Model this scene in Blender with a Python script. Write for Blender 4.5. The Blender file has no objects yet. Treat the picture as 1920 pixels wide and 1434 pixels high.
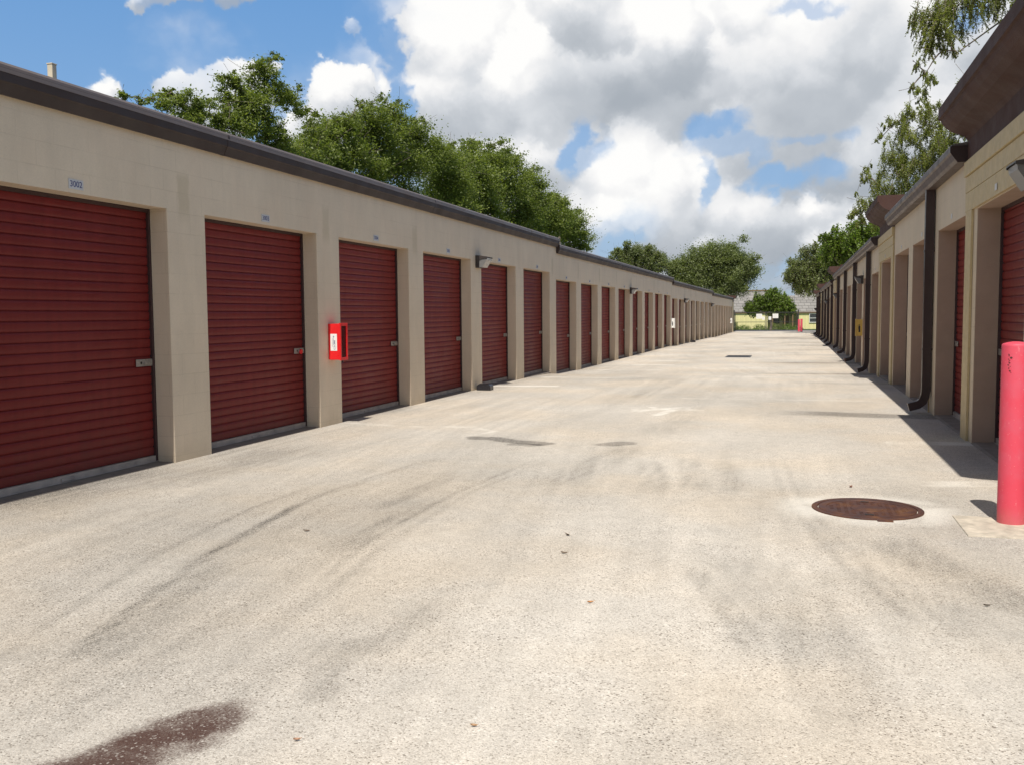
import bpy, bmesh, math, random
import numpy as np
from mathutils import Vector, Matrix, Quaternion
R = math.radians
C = bpy.context.scene.collection
random.seed(7)

# ------------------------------------------------------------------ camera
scene = bpy.context.scene
cam_d = bpy.data.cameras.new("camera")
cam = bpy.data.objects.new("camera", cam_d); C.objects.link(cam)
cam_d.sensor_width = 36.0; cam_d.sensor_fit = 'HORIZONTAL'; cam_d.lens = 33.06
cam_d.clip_start = 0.05; cam_d.clip_end = 3000
CR = (0.957947, 0.286841, -0.007766); CU = (-0.013017, 0.070476, 0.997429); CF = (-0.286650, 0.955382, -0.071246)
cam.matrix_world = Matrix(((CR[0], CU[0], -CF[0], 0), (CR[1], CU[1], -CF[1], 0), (CR[2], CU[2], -CF[2], 1.4535), (0, 0, 0, 1)))
scene.camera = cam

# ------------------------------------------------------------------ light
SUN_DIR = Vector((-0.036, 0.630, -1.0)).normalized()      # the way the light travels
sun_d = bpy.data.lights.new("sun", 'SUN'); sun = bpy.data.objects.new("sun", sun_d); C.objects.link(sun)
sun_d.energy = 5.0; sun_d.angle = R(0.53); sun_d.color = (1.0, 0.95, 0.87)
sun.rotation_euler = SUN_DIR.to_track_quat('-Z', 'Y').to_euler()
scene.view_settings.view_transform = 'Standard'
scene.view_settings.look = 'None'
scene.view_settings.exposure = 0.0
scene.view_settings.gamma = 1.0

# ------------------------------------------------------------------ node helper
class NT:
    def __init__(s, tree): s.t = tree; s.n = tree.nodes; s.l = tree.links
    def node(s, typ, **kw):
        nd = s.n.new(typ)
        for k, v in kw.items(): setattr(nd, k, v)
        return nd
    def put(s, sock, v):
        if isinstance(v, bpy.types.NodeSocket): s.l.new(v, sock)
        elif v is not None: sock.default_value = v
    def m(s, op, a, b=None, c=None, clamp=False):
        nd = s.node('ShaderNodeMath', operation=op, use_clamp=clamp)
        s.put(nd.inputs[0], a); s.put(nd.inputs[1], b)
        if c is not None: s.put(nd.inputs[2], c)
        return nd.outputs[0]
    def vm(s, op, a, b=None, out=0):
        nd = s.node('ShaderNodeVectorMath', operation=op)
        s.put(nd.inputs[0], a)
        if b is not None: s.put(nd.inputs[1], b)
        return nd.outputs[out]
    def sstep(s, v, a, b, lo=0.0, hi=1.0):
        nd = s.node('ShaderNodeMapRange', interpolation_type='SMOOTHSTEP')
        s.put(nd.inputs[0], v); nd.inputs[1].default_value = a; nd.inputs[2].default_value = b
        nd.inputs[3].default_value = lo; nd.inputs[4].default_value = hi
        return nd.outputs[0]
    def lin(s, v, a, b, lo=0.0, hi=1.0):
        nd = s.node('ShaderNodeMapRange')
        s.put(nd.inputs[0], v); nd.inputs[1].default_value = a; nd.inputs[2].default_value = b
        nd.inputs[3].default_value = lo; nd.inputs[4].default_value = hi
        return nd.outputs[0]
    def mix(s, f, a, b, blend='MIX'):
        nd = s.node('ShaderNodeMix', data_type='RGBA', blend_type=blend)
        s.put(nd.inputs[0], f); s.put(nd.inputs[6], a); s.put(nd.inputs[7], b)
        return nd.outputs[2]
    def noise(s, vec, scale, detail=4, rough=0.5, dist=0.0, col=False):
        nd = s.node('ShaderNodeTexNoise'); s.put(nd.inputs['Vector'], vec)
        nd.inputs['Scale'].default_value = scale; nd.inputs['Detail'].default_value = detail
        nd.inputs['Roughness'].default_value = rough; nd.inputs['Distortion'].default_value = dist
        return nd.outputs[1 if col else 0]
    def voro(s, vec, scale, feat='F1', out=0):
        nd = s.node('ShaderNodeTexVoronoi', feature=feat); s.put(nd.inputs['Vector'], vec)
        nd.inputs['Scale'].default_value = scale
        return nd.outputs[out]
    def ramp(s, v, stops, interp='LINEAR'):
        nd = s.node('ShaderNodeValToRGB'); s.put(nd.inputs[0], v)
        e = nd.color_ramp; e.interpolation = interp
        while len(e.elements) < len(stops): e.elements.new(0.5)
        for el, (p, c) in zip(e.elements, stops):
            el.position = p; el.color = tuple(c) + ((1,) if len(c) == 3 else ())
        return nd.outputs[0]
    def attr(s, name, out=2):
        return s.node('ShaderNodeAttribute', attribute_name=name).outputs[out]
    def xyz(s, v):
        nd = s.node('ShaderNodeSeparateXYZ'); s.put(nd.inputs[0], v); return nd.outputs
    def comb(s, x, y, z):
        nd = s.node('ShaderNodeCombineXYZ')
        s.put(nd.inputs[0], x); s.put(nd.inputs[1], y); s.put(nd.inputs[2], z); return nd.outputs[0]

# ------------------------------------------------------------------ sky: blue air and summer cumulus, laid out by compass direction
world = bpy.data.worlds.new("World"); scene.world = world; world.use_nodes = True
CHOLE = [(-0.42, 0.274, 0.011, 0.025, 1), (-0.414, 0.218, 0.011, 0.031, 1), (-0.411, 0.177, 0.009, 0.021, 1), (-0.538, 0.279, 0.107, 0.014, 0.0), (-0.672, 0.226, 0.012, 0.006, 1), (-0.075, 0.191, 0.022, 0.013, 0.95), (-0.062, 0.171, 0.029, 0.01, 0.6), (-0.213, 0.18, 0.012, 0.018, 0.95), (-0.198, 0.168, 0.017, 0.009, 0.6), (-0.016, 0.126, 0.028, 0.01, 0.95), (-0.083, 0.129, 0.007, 0.021, 0.8), (-0.038, 0.154, 0.008, 0.016, 0.6), (0.032, 0.131, 0.02, 0.012, 0.85), (0.053, 0.172, 0.013, 0.006, 0.5), (0.003, 0.171, 0.02, 0.006, 0.5), (-0.0, 0.047, 0.031, 0.013, 0.5), (-0.184, 0.075, 0.022, 0.007, 0.7), (0.151, 0.265, 0.02, 0.01, 0.9), (0.019, 0.297, 0.025, 0.006, 0.6), (-0.037, 0.026, 0.026, 0.011, 0.6)]
CTHIN = [(-0.616, 0.235, 0.046, 0.029, 0.35), (-0.568, 0.306, 0.126, 0.016, 0.45), (-0.456, 0.29, 0.022, 0.015, 0.75), (-0.184, 0.083, 0.044, 0.016, 0.4), (-0.721, 0.236, 0.018, 0.019, 1)]
CPOS = [(-0.35, 0.26, 0.061, 0.042, 1), (-0.32, 0.224, 0.067, 0.056, 1.1), (-0.323, 0.169, 0.067, 0.058, 1.1), (-0.281, 0.198, 0.083, 0.072, 1.1), (-0.267, 0.285, 0.066, 0.044, 0.9), (-0.211, 0.284, 0.087, 0.049, 1), (-0.119, 0.285, 0.105, 0.053, 1), (-0.039, 0.275, 0.101, 0.052, 1), (0.032, 0.255, 0.092, 0.061, 1), (0.11, 0.233, 0.077, 0.07, 1), (0.003, 0.22, 0.113, 0.054, 1.1), (-0.135, 0.236, 0.117, 0.05, 1.1), (0.111, 0.175, 0.086, 0.044, 0.9), (-0.184, 0.132, 0.066, 0.064, 0.9), (-0.14, 0.099, 0.076, 0.049, 1.1), (-0.107, 0.162, 0.032, 0.021, 0.9), (-0.053, 0.102, 0.047, 0.037, 1.1), (-0.212, 0.095, 0.067, 0.044, 0.9), (-0.022, 0.153, 0.044, 0.022, 0.95), (-0.027, 0.085, 0.062, 0.032, 1), (0.03, 0.104, 0.05, 0.026, 0.9), (0.06, 0.072, 0.053, 0.031, 0.9), (-0.085, 0.065, 0.115, 0.03, 0.9), (-0.268, 0.123, 0.061, 0.049, 0.9), (0.064, 0.153, 0.029, 0.025, 0.6), (-0.599, 0.216, 0.044, 0.031, 0.85), (-0.632, 0.229, 0.016, 0.024, 0.75), (-0.575, 0.24, 0.014, 0.027, 0.7), (-0.473, 0.226, 0.044, 0.031, 1), (-0.498, 0.198, 0.04, 0.031, 0.9), (-0.458, 0.186, 0.03, 0.031, 0.9), (-0.687, 0.217, 0.016, 0.01, 0.75), (-0.568, 0.311, 0.099, 0.018, 0.62), (-0.456, 0.29, 0.012, 0.01, 0.42), (-0.396, 0.463, 0.271, 0.049, 0.9), (-0.001, 0.474, 0.228, 0.057, 1), (-0.719, 0.06, 0.148, 0.03, 0.9), (-0.156, 0.05, 0.093, 0.028, 0.85), (-0.005, 0.047, 0.1, 0.027, 0.8), (0.104, 0.055, 0.07, 0.041, 0.9), (-0.184, 0.089, 0.061, 0.033, 0.85), (-0.021, 0.071, 0.082, 0.032, 0.95), (0.065, 0.097, 0.039, 0.031, 0.85)]
CNEG = [(-0.078, 0.188, 0.04, 0.022, 0.9), (-0.206, 0.18, 0.022, 0.029, 0.9), (-0.019, 0.126, 0.044, 0.014, 0.9), (0.034, 0.135, 0.035, 0.023, 0.75), (-0.086, 0.132, 0.013, 0.032, 0.7), (0.048, 0.175, 0.02, 0.01, 0.4), (0.003, 0.171, 0.03, 0.009, 0.5), (-0.081, 0.191, 0.024, 0.014, 0.55), (-0.057, 0.175, 0.037, 0.011, 0.6), (-0.2, 0.18, 0.025, 0.021, 0.7), (-0.086, 0.135, 0.014, 0.029, 0.6), (-0.022, 0.127, 0.036, 0.012, 0.6), (0.032, 0.132, 0.03, 0.021, 0.5), (0.151, 0.263, 0.02, 0.014, 0.9), (0.017, 0.297, 0.025, 0.008, 0.5), (-0.184, 0.075, 0.022, 0.008, 0.6), (-0.338, 0.298, 0.033, 0.022, 0.8), (-0.0, 0.047, 0.031, 0.016, 0.4), (-0.275, 0.288, 0.009, 0.015, 0.5)]
CGREY = [(-0.162, 0.229, 0.081, 0.03, 1), (-0.217, 0.213, 0.05, 0.023, 0.7), (0.003, 0.195, 0.099, 0.025, 0.95), (0.072, 0.217, 0.075, 0.034, 0.5), (-0.086, 0.254, 0.083, 0.022, 0.45), (-0.195, 0.263, 0.033, 0.018, 0.3), (0.076, 0.265, 0.061, 0.028, 0.45), (-0.323, 0.214, 0.033, 0.021, 0.35), (0.032, 0.24, 0.054, 0.019, 0.35), (-0.262, 0.106, 0.056, 0.049, 0.55), (-0.074, 0.06, 0.105, 0.02, 0.9), (-0.107, 0.114, 0.048, 0.032, 0.3), (-0.027, 0.143, 0.041, 0.01, 0.6), (0.055, 0.061, 0.054, 0.016, 0.6), (-0.573, 0.308, 0.078, 0.019, 0.9), (-0.005, 0.036, 0.061, 0.021, 0.8), (-0.307, 0.145, 0.067, 0.032, 0.3), (-0.612, 0.211, 0.046, 0.02, 0.4)]
def cloud_map(W=3200, Hh=840, seed=5):
    """Paint cumulus on an azimuth/elevation chart: returns alpha and light (0..1) arrays, row 0 = horizon."""
    r = np.random.default_rng(seed)
    tab = r.random((512, 512))
    def vnoise(x, y, per):
        xi = np.floor(x).astype(np.int64); yi = np.floor(y).astype(np.int64); fx = x-xi; fy = y-yi
        fx = fx*fx*fx*(fx*(fx*6-15)+10); fy = fy*fy*fy*(fy*(fy*6-15)+10)
        a = xi % per; b = (xi+1) % per; c = yi % 509; d = (yi+1) % 509
        a = a % 512; b = b % 512
        return (tab[a, c]*(1-fx)+tab[b, c]*fx)*(1-fy)+(tab[a, d]*(1-fx)+tab[b, d]*fx)*fy
    def fbm(az, el, base, oct_=5, gain=0.5, off=0.0):
        out = 0; amp = 1.0; tot = 0
        for k in range(oct_):
            n = base*2**k; u = (az/(2*math.pi)+0.5)*n+off*(k+1)*3.7; v = el/(2*math.pi)*n*1.15+off*7.3+k*11.1
            if off: u = u  # keeps the chart periodic only where off is an integer
            out = out+amp*vnoise(u, v, n); tot += amp; amp *= gain
        return out/tot-0.5
    def field(az, el):
        f = np.full(np.shape(az), -0.6)
        for (a, e, ra, re, w) in CPOS:
            v = w-0.55*(((az-a)/ra)**2+((el-e)/re)**2); k = 0.25
            h = np.clip(0.5+0.5*(v-f)/k, 0, 1); f = f*(1-h)+v*h+k*h*(1-h)*0.5
        gen = fbm(az, el, 10, 3, 0.5)*3.0+0.42  # cloud cover outside the view, thickened to make the fill light neutral
        away = np.maximum(ssm(np.abs(az+0.29), 0.75, 1.05), ssm(el, 0.42, 0.6))
        f = f*(1-away)+gen*away
        for (a, e, ra, re, w) in CNEG:
            f = f-2.3*w*np.clip(1-0.6*(((az-a)/ra)**2+((el-e)/re)**2), 0, 1)
        return f, away
    def ssm(v, a, b):
        t = np.clip((v-a)/(b-a), 0, 1); return t*t*(3-2*t)
    px = 2*math.pi/W; azs = (np.arange(W)+0.5)*px-math.pi; els = (np.arange(Hh)+0.5)/Hh*(math.pi/2+0.12)-0.12
    A, E = np.meshgrid(azs, els)
    # ---- puffs: small along the rims, large inside
    H = np.full((Hh, W), -1.0, np.float32); AL = np.zeros((Hh, W), np.float32)
    N = 26000; pa = r.uniform(-math.pi, math.pi, N); pe = np.arcsin(r.uniform(-0.05, 0.97, N))
    n2 = 16000; pa[:n2] = r.uniform(-0.95, 0.30, n2); pe[:n2] = r.uniform(-0.05, 0.40, n2)
    F, aw = field(pa+fbm(pa, pe, 60, 3)*0.10, pe+fbm(pa, pe, 60, 3, off=1.0)*0.07)
    F = F+fbm(pa, pe, 64, 4)*0.9
    keep = F > 0.30; pa = pa[keep]; pe = pe[keep]; F = F[keep]
    rad = (0.0045+0.045*np.clip(F-0.30, 0, 0.75)**1.1)*r.uniform(0.55, 1.35, len(F))
    z0 = np.clip(F, 0, 1.1)*0.05+r.normal(0, 0.006, len(F))
    dy = (math.pi/2+0.12)/Hh
    for a, e, ra, z in zip(pa, pe, rad, z0):
        ca = max(math.cos(e), 0.12); wx = int(ra/ca/px)+2; wy = int(ra/dy)+2
        cx = int((a+math.pi)/px); cy = int((e+0.12)/dy)
        y0, y1 = max(cy-wy, 0), min(cy+wy+1, Hh); x0, x1 = max(cx-wx, 0), min(cx+wx+1, W)
        if y1 <= y0 or x1 <= x0: continue
        dx = (azs[x0:x1]-a)*ca; dz = els[y0:y1]-e
        q = 1-(dx[None, :]**2+dz[:, None]**2)/(ra*ra); qq = np.sqrt(np.clip(q, 0, 1))
        h = np.where(q > 0, z+qq*ra*0.9, -1); H[y0:y1, x0:x1] = np.maximum(H[y0:y1, x0:x1], h)
        AL[y0:y1, x0:x1] = np.maximum(AL[y0:y1, x0:x1], np.clip(q*2.2, 0, 1))
    def blur(a, n):
        for _ in range(3):
            c = np.cumsum(np.pad(a, ((0, 0), (n+1, n)), mode='wrap'), 1); a = (c[:, 2*n+1:]-c[:, :-2*n-1])/(2*n+1)
            c = np.cumsum(np.pad(a, ((n+1, n), (0, 0)), mode='edge'), 0); a = (c[2*n+1:]-c[:-2*n-1])/(2*n+1)
        return a
    Hc = np.where(H < 0, 0, H)
    def shade(n):
        b = blur(Hc, n); gy, gx = np.gradient(b, dy, px)
        nx, ny, nz = -gx, -gy, np.ones_like(gx)*0.55; l = np.sqrt(nx*nx+ny*ny+nz*nz)
        return (nx*-0.15+ny*0.72+nz*0.68)/l
    L = 0.48*shade(1)+0.32*shade(3)+0.20*shade(10)
    # ---- warp everything with turbulence so no puff stays round
    wa = fbm(A, E, 96, 6, 0.56)*0.040+fbm(A, E, 512, 4, 0.6)*0.010; we = fbm(A, E, 96, 6, 0.56, 1.0)*0.034+fbm(A, E, 512, 4, 0.6, 1.0)*0.009
    xi = np.clip(((A+wa+math.pi)/px).astype(int), 0, W-1) % W; yi = np.clip(((E+we+0.12)/dy).astype(int), 0, Hh-1)
    al = blur(AL, 1)[yi, xi]; lt = blur(L, 1)[yi, xi]
    veil = ssm(blur(AL, 16)+fbm(A, E, 48, 6, 0.62)*1.1, 0.12, 1.0)*0.85          # thin mist round the billows
    low = 1-ssm(E, 0.0, 0.10)
    al = np.maximum(ssm(al+fbm(A, E, 256, 5, 0.6)*0.6, 0.22, 0.80), veil); al = np.maximum(al, low*0.5)
    hA = A+fbm(A, E, 70, 7, 0.62)*0.085; hE = E+fbm(A, E, 70, 7, 0.62, 1.0)*0.060; hole = np.zeros_like(A); thin = np.zeros_like(A)
    for (a, e, ra, re, w) in CHOLE: hole = np.maximum(hole, w*ssm(1.75-np.sqrt(((hA-a)/ra)**2+((hE-e)/re)**2), 0, 1))
    for (a, e, ra, re, w) in CTHIN: thin = np.maximum(thin, w*ssm(1.7-np.sqrt(((hA-a)/ra)**2+((hE-e)/re)**2), 0, 1))
    al = al*(1-0.85*hole)*(1-thin*np.clip(0.75+fbm(A, E, 100, 6, 0.6)*1.6, 0, 1))
    g = np.zeros_like(A)
    wA = A+fbm(A, E, 40, 5, 0.55)*0.09; wE = E+fbm(A, E, 40, 5, 0.55, 1.0)*0.05
    for (a, e, ra, re, w) in CGREY:
        g = np.maximum(g, w*np.clip(1-0.5*(((wA-a)/ra)**2+((wE-e)/re)**2), 0, 1))
    F2, aw = field(A, E); g = np.maximum(g, aw*ssm(F2, 0.5, 1.2)*0.9)
    g = blur(np.maximum(g, 0.35*(1-ssm(E, 0.02, 0.12))).astype(np.float32), 5)
    light = 0.30+0.78*lt+fbm(A, E, 90, 6, 0.62)*0.42
    light = np.where(True, light*(1-0.52*g)-0.17*g, 0)
    light = np.clip(light+0.08*(1-g), 0, 1); light = light*(1-0.55*aw)  # unseen clouds dimmed to keep the fill light low
    return np.clip(al, 0, 1).astype(np.float32), light.astype(np.float32)

def build_sky():
    w = NT(world.node_tree); w.n.clear()
    sky = w.node('ShaderNodeTexSky', sky_type='NISHITA')
    sky.sun_disc = False; sky.sun_elevation = R(57.9); sky.sun_rotation = R(176.7)
    sky.altitude = 5; sky.air_density = 1.0; sky.dust_density = 0.4; sky.ozone_density = 3.0
    al, lt = cloud_map(); hh, ww = al.shape
    buf = np.ones((hh, ww, 4), np.float32); buf[..., 0] = al; buf[..., 1] = lt; buf[..., 2] = 0
    img = bpy.data.images.new('cloud_chart', ww, hh, alpha=False, float_buffer=True); img.colorspace_settings.name = 'Non-Color'
    img.pixels.foreach_set(buf.ravel()); img.update()
    try: img.pack()
    except Exception: pass
    d = w.node('ShaderNodeTexCoord').outputs['Generated']
    x, y, z = w.xyz(d)[:3]
    u = w.m('MULTIPLY_ADD', w.m('ARCTAN2', x, y), 1/(2*math.pi), 0.5); v = w.m('DIVIDE', w.m('ADD', w.m('ARCSINE', z), 0.12), math.pi/2+0.12)
    # fine turbulence on top of the chart, so that cloud rims stay crisp
    n = w.noise(d, 70.0, 4, 0.6, col=True)
    uv = w.vm('ADD', w.comb(u, v, 0.0), w.vm('MULTIPLY', w.vm('SUBTRACT', n, (0.5, 0.5, 0.5)), (0.0018, 0.0060, 0.0)))
    tx = w.node('ShaderNodeTexImage', interpolation='Linear', extension='EXTEND'); tx.image = img; w.put(tx.inputs[0], uv)
    r, g = w.xyz(tx.outputs[0])[:2]
    alpha = w.sstep(r, 0.0, 1.0); alpha = w.m('MULTIPLY_ADD', alpha, 0.5, w.m('MULTIPLY', r, 0.5))
    cloud = w.ramp(g, [(0.0, (0.40, 0.44, 0.49)), (0.35, (0.52, 0.555, 0.60)), (0.65, (0.70, 0.725, 0.76)), (0.88, (0.90, 0.90, 0.905)), (1.0, (1.0, 0.995, 0.98))])
    cloud = w.mix(1.0, cloud, (1/SKY_K, 1/SKY_K, 1/SKY_K, 1), 'MULTIPLY')
    blue = w.mix(1.0, sky.outputs[0], SKY_TINT, 'MULTIPLY')
    clear = w.ramp(w.m('ABSOLUTE', z), [(0.0, (0.36, 0.50, 0.68)), (0.10, (0.27, 0.47, 0.76)), (0.33, (0.15, 0.36, 0.72)), (0.5, (0.085, 0.17, 0.34)), (1.0, (0.05, 0.085, 0.15))])  # upper sky dimmed and greyed to cut its blue fill
    blue = w.mix(0.8, blue, w.mix(1.0, clear, (1/SKY_K, 1/SKY_K, 1/SKY_K, 1), 'MULTIPLY'))
    bg = w.node('ShaderNodeBackground'); bg.inputs[1].default_value = SKY_K
    w.put(bg.inputs[0], w.mix(alpha, blue, cloud))
    out = w.node('ShaderNodeOutputWorld'); w.l.new(bg.outputs[0], out.inputs[0])
SKY_K = 0.10; SKY_TINT = (1.0, 1.0, 1.0, 1)
build_sky()

# ------------------------------------------------------------------ mesh helpers
class MB:
    def __init__(s): s.v = []; s.f = []; s.mi = []
    def quad(s, a, b, c, d, m=0):
        i = len(s.v); s.v += [tuple(a), tuple(b), tuple(c), tuple(d)]; s.f.append((i, i+1, i+2, i+3)); s.mi.append(m)
    def poly(s, pts, m=0):
        i = len(s.v); s.v += [tuple(p) for p in pts]; s.f.append(tuple(range(i, i+len(pts)))); s.mi.append(m)
    def box(s, x0, x1, y0, y1, z0, z1, m=0, bev=0.0):
        if bev <= 0:
            i = len(s.v)
            s.v += [(x0,y0,z0),(x1,y0,z0),(x1,y1,z0),(x0,y1,z0),(x0,y0,z1),(x1,y0,z1),(x1,y1,z1),(x0,y1,z1)]
            for q in ((0,3,2,1),(4,5,6,7),(0,1,5,4),(1,2,6,5),(2,3,7,6),(3,0,4,7)):
                s.f.append(tuple(i+k for k in q)); s.mi.append(m)
        else:
            bm = bmesh.new(); bmesh.ops.create_cube(bm, size=1)
            for v in bm.verts: v.co = Vector(((x0+x1)/2+v.co.x*(x1-x0), (y0+y1)/2+v.co.y*(y1-y0), (z0+z1)/2+v.co.z*(z1-z0)))
            bmesh.ops.bevel(bm, geom=bm.edges[:], offset=bev, segments=2, affect='EDGES', profile=0.6)
            s.add_bm(bm, m)
    def add_bm(s, bm, m=0):
        i = len(s.v); bm.verts.ensure_lookup_table()
        s.v += [tuple(v.co) for v in bm.verts]
        for f in bm.faces: s.f.append(tuple(i+v.index for v in f.verts)); s.mi.append(m)
        bm.free()
    def extrude(s, prof, y0, y1, m=0, caps=True, axis='y'):
        # closed profile of (a, b) pairs, swept along one axis
        n = len(prof); i = len(s.v)
        def P(p, t): return (p[0], t, p[1]) if axis == 'y' else ((t, p[0], p[1]) if axis == 'x' else (p[0], p[1], t))
        s.v += [P(p, y0) for p in prof] + [P(p, y1) for p in prof]
        for k in range(n):
            k2 = (k+1) % n; s.f.append((i+k, i+k2, i+n+k2, i+n+k)); s.mi.append(m)
        if caps:
            s.f.append(tuple(i+k for k in range(n-1, -1, -1))); s.mi.append(m)
            s.f.append(tuple(i+n+k for k in range(n))); s.mi.append(m)
    def lathe(s, prof, n=32, m=0, cx=0, cy=0):
        i = len(s.v)
        for r, z in prof:
            for k in range(n):
                a = 2*math.pi*k/n; s.v.append((cx+r*math.cos(a), cy+r*math.sin(a), z))
        for j in range(len(prof)-1):
            for k in range(n):
                k2 = (k+1) % n; s.f.append((i+j*n+k, i+j*n+k2, i+(j+1)*n+k2, i+(j+1)*n+k)); s.mi.append(m)
        s.f.append(tuple(i+(len(prof)-1)*n+k for k in range(n))); s.mi.append(m)
    def tube(s, pts, rad, n=6, m=0):
        i = len(s.v); pts = [Vector(p) for p in pts]; rr = rad if hasattr(rad, '__len__') else [rad]*len(pts)
        for j, p in enumerate(pts):
            t = (pts[min(j+1, len(pts)-1)] - pts[max(j-1, 0)]).normalized()
            a = t.cross(Vector((0.31, 0.17, 0.93))); a = a.normalized() if a.length > 1e-3 else Vector((1, 0, 0)); b = t.cross(a)
            for k in range(n):
                an = 2*math.pi*k/n; q = p + (a*math.cos(an)+b*math.sin(an))*rr[j]; s.v.append(tuple(q))
        for j in range(len(pts)-1):
            for k in range(n):
                k2 = (k+1) % n; s.f.append((i+j*n+k, i+j*n+k2, i+(j+1)*n+k2, i+(j+1)*n+k)); s.mi.append(m)
        s.f.append(tuple(i+k for k in range(n-1, -1, -1))); s.mi.append(m)
        s.f.append(tuple(i+(len(pts)-1)*n+k for k in range(n))); s.mi.append(m)
    def build(s, name, mats, parent=None, smooth=False, loc=None):
        me = bpy.data.meshes.new(name); me.from_pydata(s.v, [], s.f)
        if not isinstance(mats, (list, tuple)): mats = [mats]
        for mt in mats: me.materials.append(mt)
        if len(mats) > 1: me.polygons.foreach_set('material_index', s.mi)
        if smooth:
            bm = bmesh.new(); bm.from_mesh(me); bmesh.ops.remove_doubles(bm, verts=bm.verts[:], dist=1e-5)
            bm.to_mesh(me); bm.free()
            me.polygons.foreach_set('use_smooth', [True]*len(me.polygons))
            try: me.set_sharp_from_angle(angle=R(35))
            except Exception: pass
        me.update()
        o = bpy.data.objects.new(name, me); C.objects.link(o)
        if parent: o.parent = parent
        if loc: o.location = loc
        return o
def tag(o, label=None, cat=None, group=None, kind=None):
    if label: o['label'] = label
    if cat: o['category'] = cat
    if group: o['group'] = group
    if kind: o['kind'] = kind
    return o
def empty(name, loc=(0, 0, 0), label=None, cat=None, group=None):
    o = bpy.data.objects.new(name, None); C.objects.link(o); o.location = loc; o.empty_display_size = 0.2
    return tag(o, label, cat, group)
def copy_tree(o, parent=None, loc=None):
    c = o.copy(); C.objects.link(c)
    if parent: c.parent = parent
    if loc: c.location = loc
    for ch in list(o.children): copy_tree(ch, c)
    return c
def text_mesh(body, size, name, mat, parent, loc, rot, thick=0.0008):
    cu = bpy.data.curves.new(name, 'FONT'); cu.body = body; cu.size = size; cu.extrude = thick
    cu.align_x = 'CENTER'; cu.align_y = 'CENTER'; cu.resolution_u = 3; cu.offset = size*0.008
    to = bpy.data.objects.new(name, cu); C.objects.link(to)
    dg = bpy.context.evaluated_depsgraph_get(); me = bpy.data.meshes.new_from_object(to.evaluated_get(dg))
    bpy.data.objects.remove(to); me.materials.clear(); me.materials.append(mat); me.name = name
    o = bpy.data.objects.new(name, me); C.objects.link(o); o.parent = parent; o.location = loc; o.rotation_euler = rot
    return o

# ------------------------------------------------------------------ materials
def mat(name):
    mt = bpy.data.materials.new(name); mt.use_nodes = True
    w = NT(mt.node_tree); bs = w.n['Principled BSDF']
    return mt, w, bs
def simple(name, col, rough=0.6, metal=0.0, var=0.12, scale=8.0, bump=0.0, bscale=60.0, spec=0.5):
    mt, w, bs = mat(name)
    pos = w.node('ShaderNodeTexCoord').outputs['Object']
    n = w.noise(pos, scale, 5, 0.6); f = w.lin(n, 0.3, 0.7, 1-var, 1+var)
    c = w.vm('SCALE', tuple(col)); w.put(c.node.inputs[3], f); w.put(bs.inputs['Base Color'], c)
    bs.inputs['Roughness'].default_value = rough; bs.inputs['Metallic'].default_value = metal
    bs.inputs['Specular IOR Level'].default_value = spec
    w.put(bs.inputs['Roughness'], w.lin(w.noise(pos, scale*2.3, 4, 0.6), 0.3, 0.7, max(rough-0.1, 0.05), min(rough+0.1, 1)))
    if bump:
        b = w.node('ShaderNodeBump'); b.inputs['Strength'].default_value = bump; b.inputs['Distance'].default_value = 0.01
        w.put(b.inputs['Height'], w.noise(pos, bscale, 6, 0.6)); w.l.new(b.outputs[0], bs.inputs['Normal'])
    return mt

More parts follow.
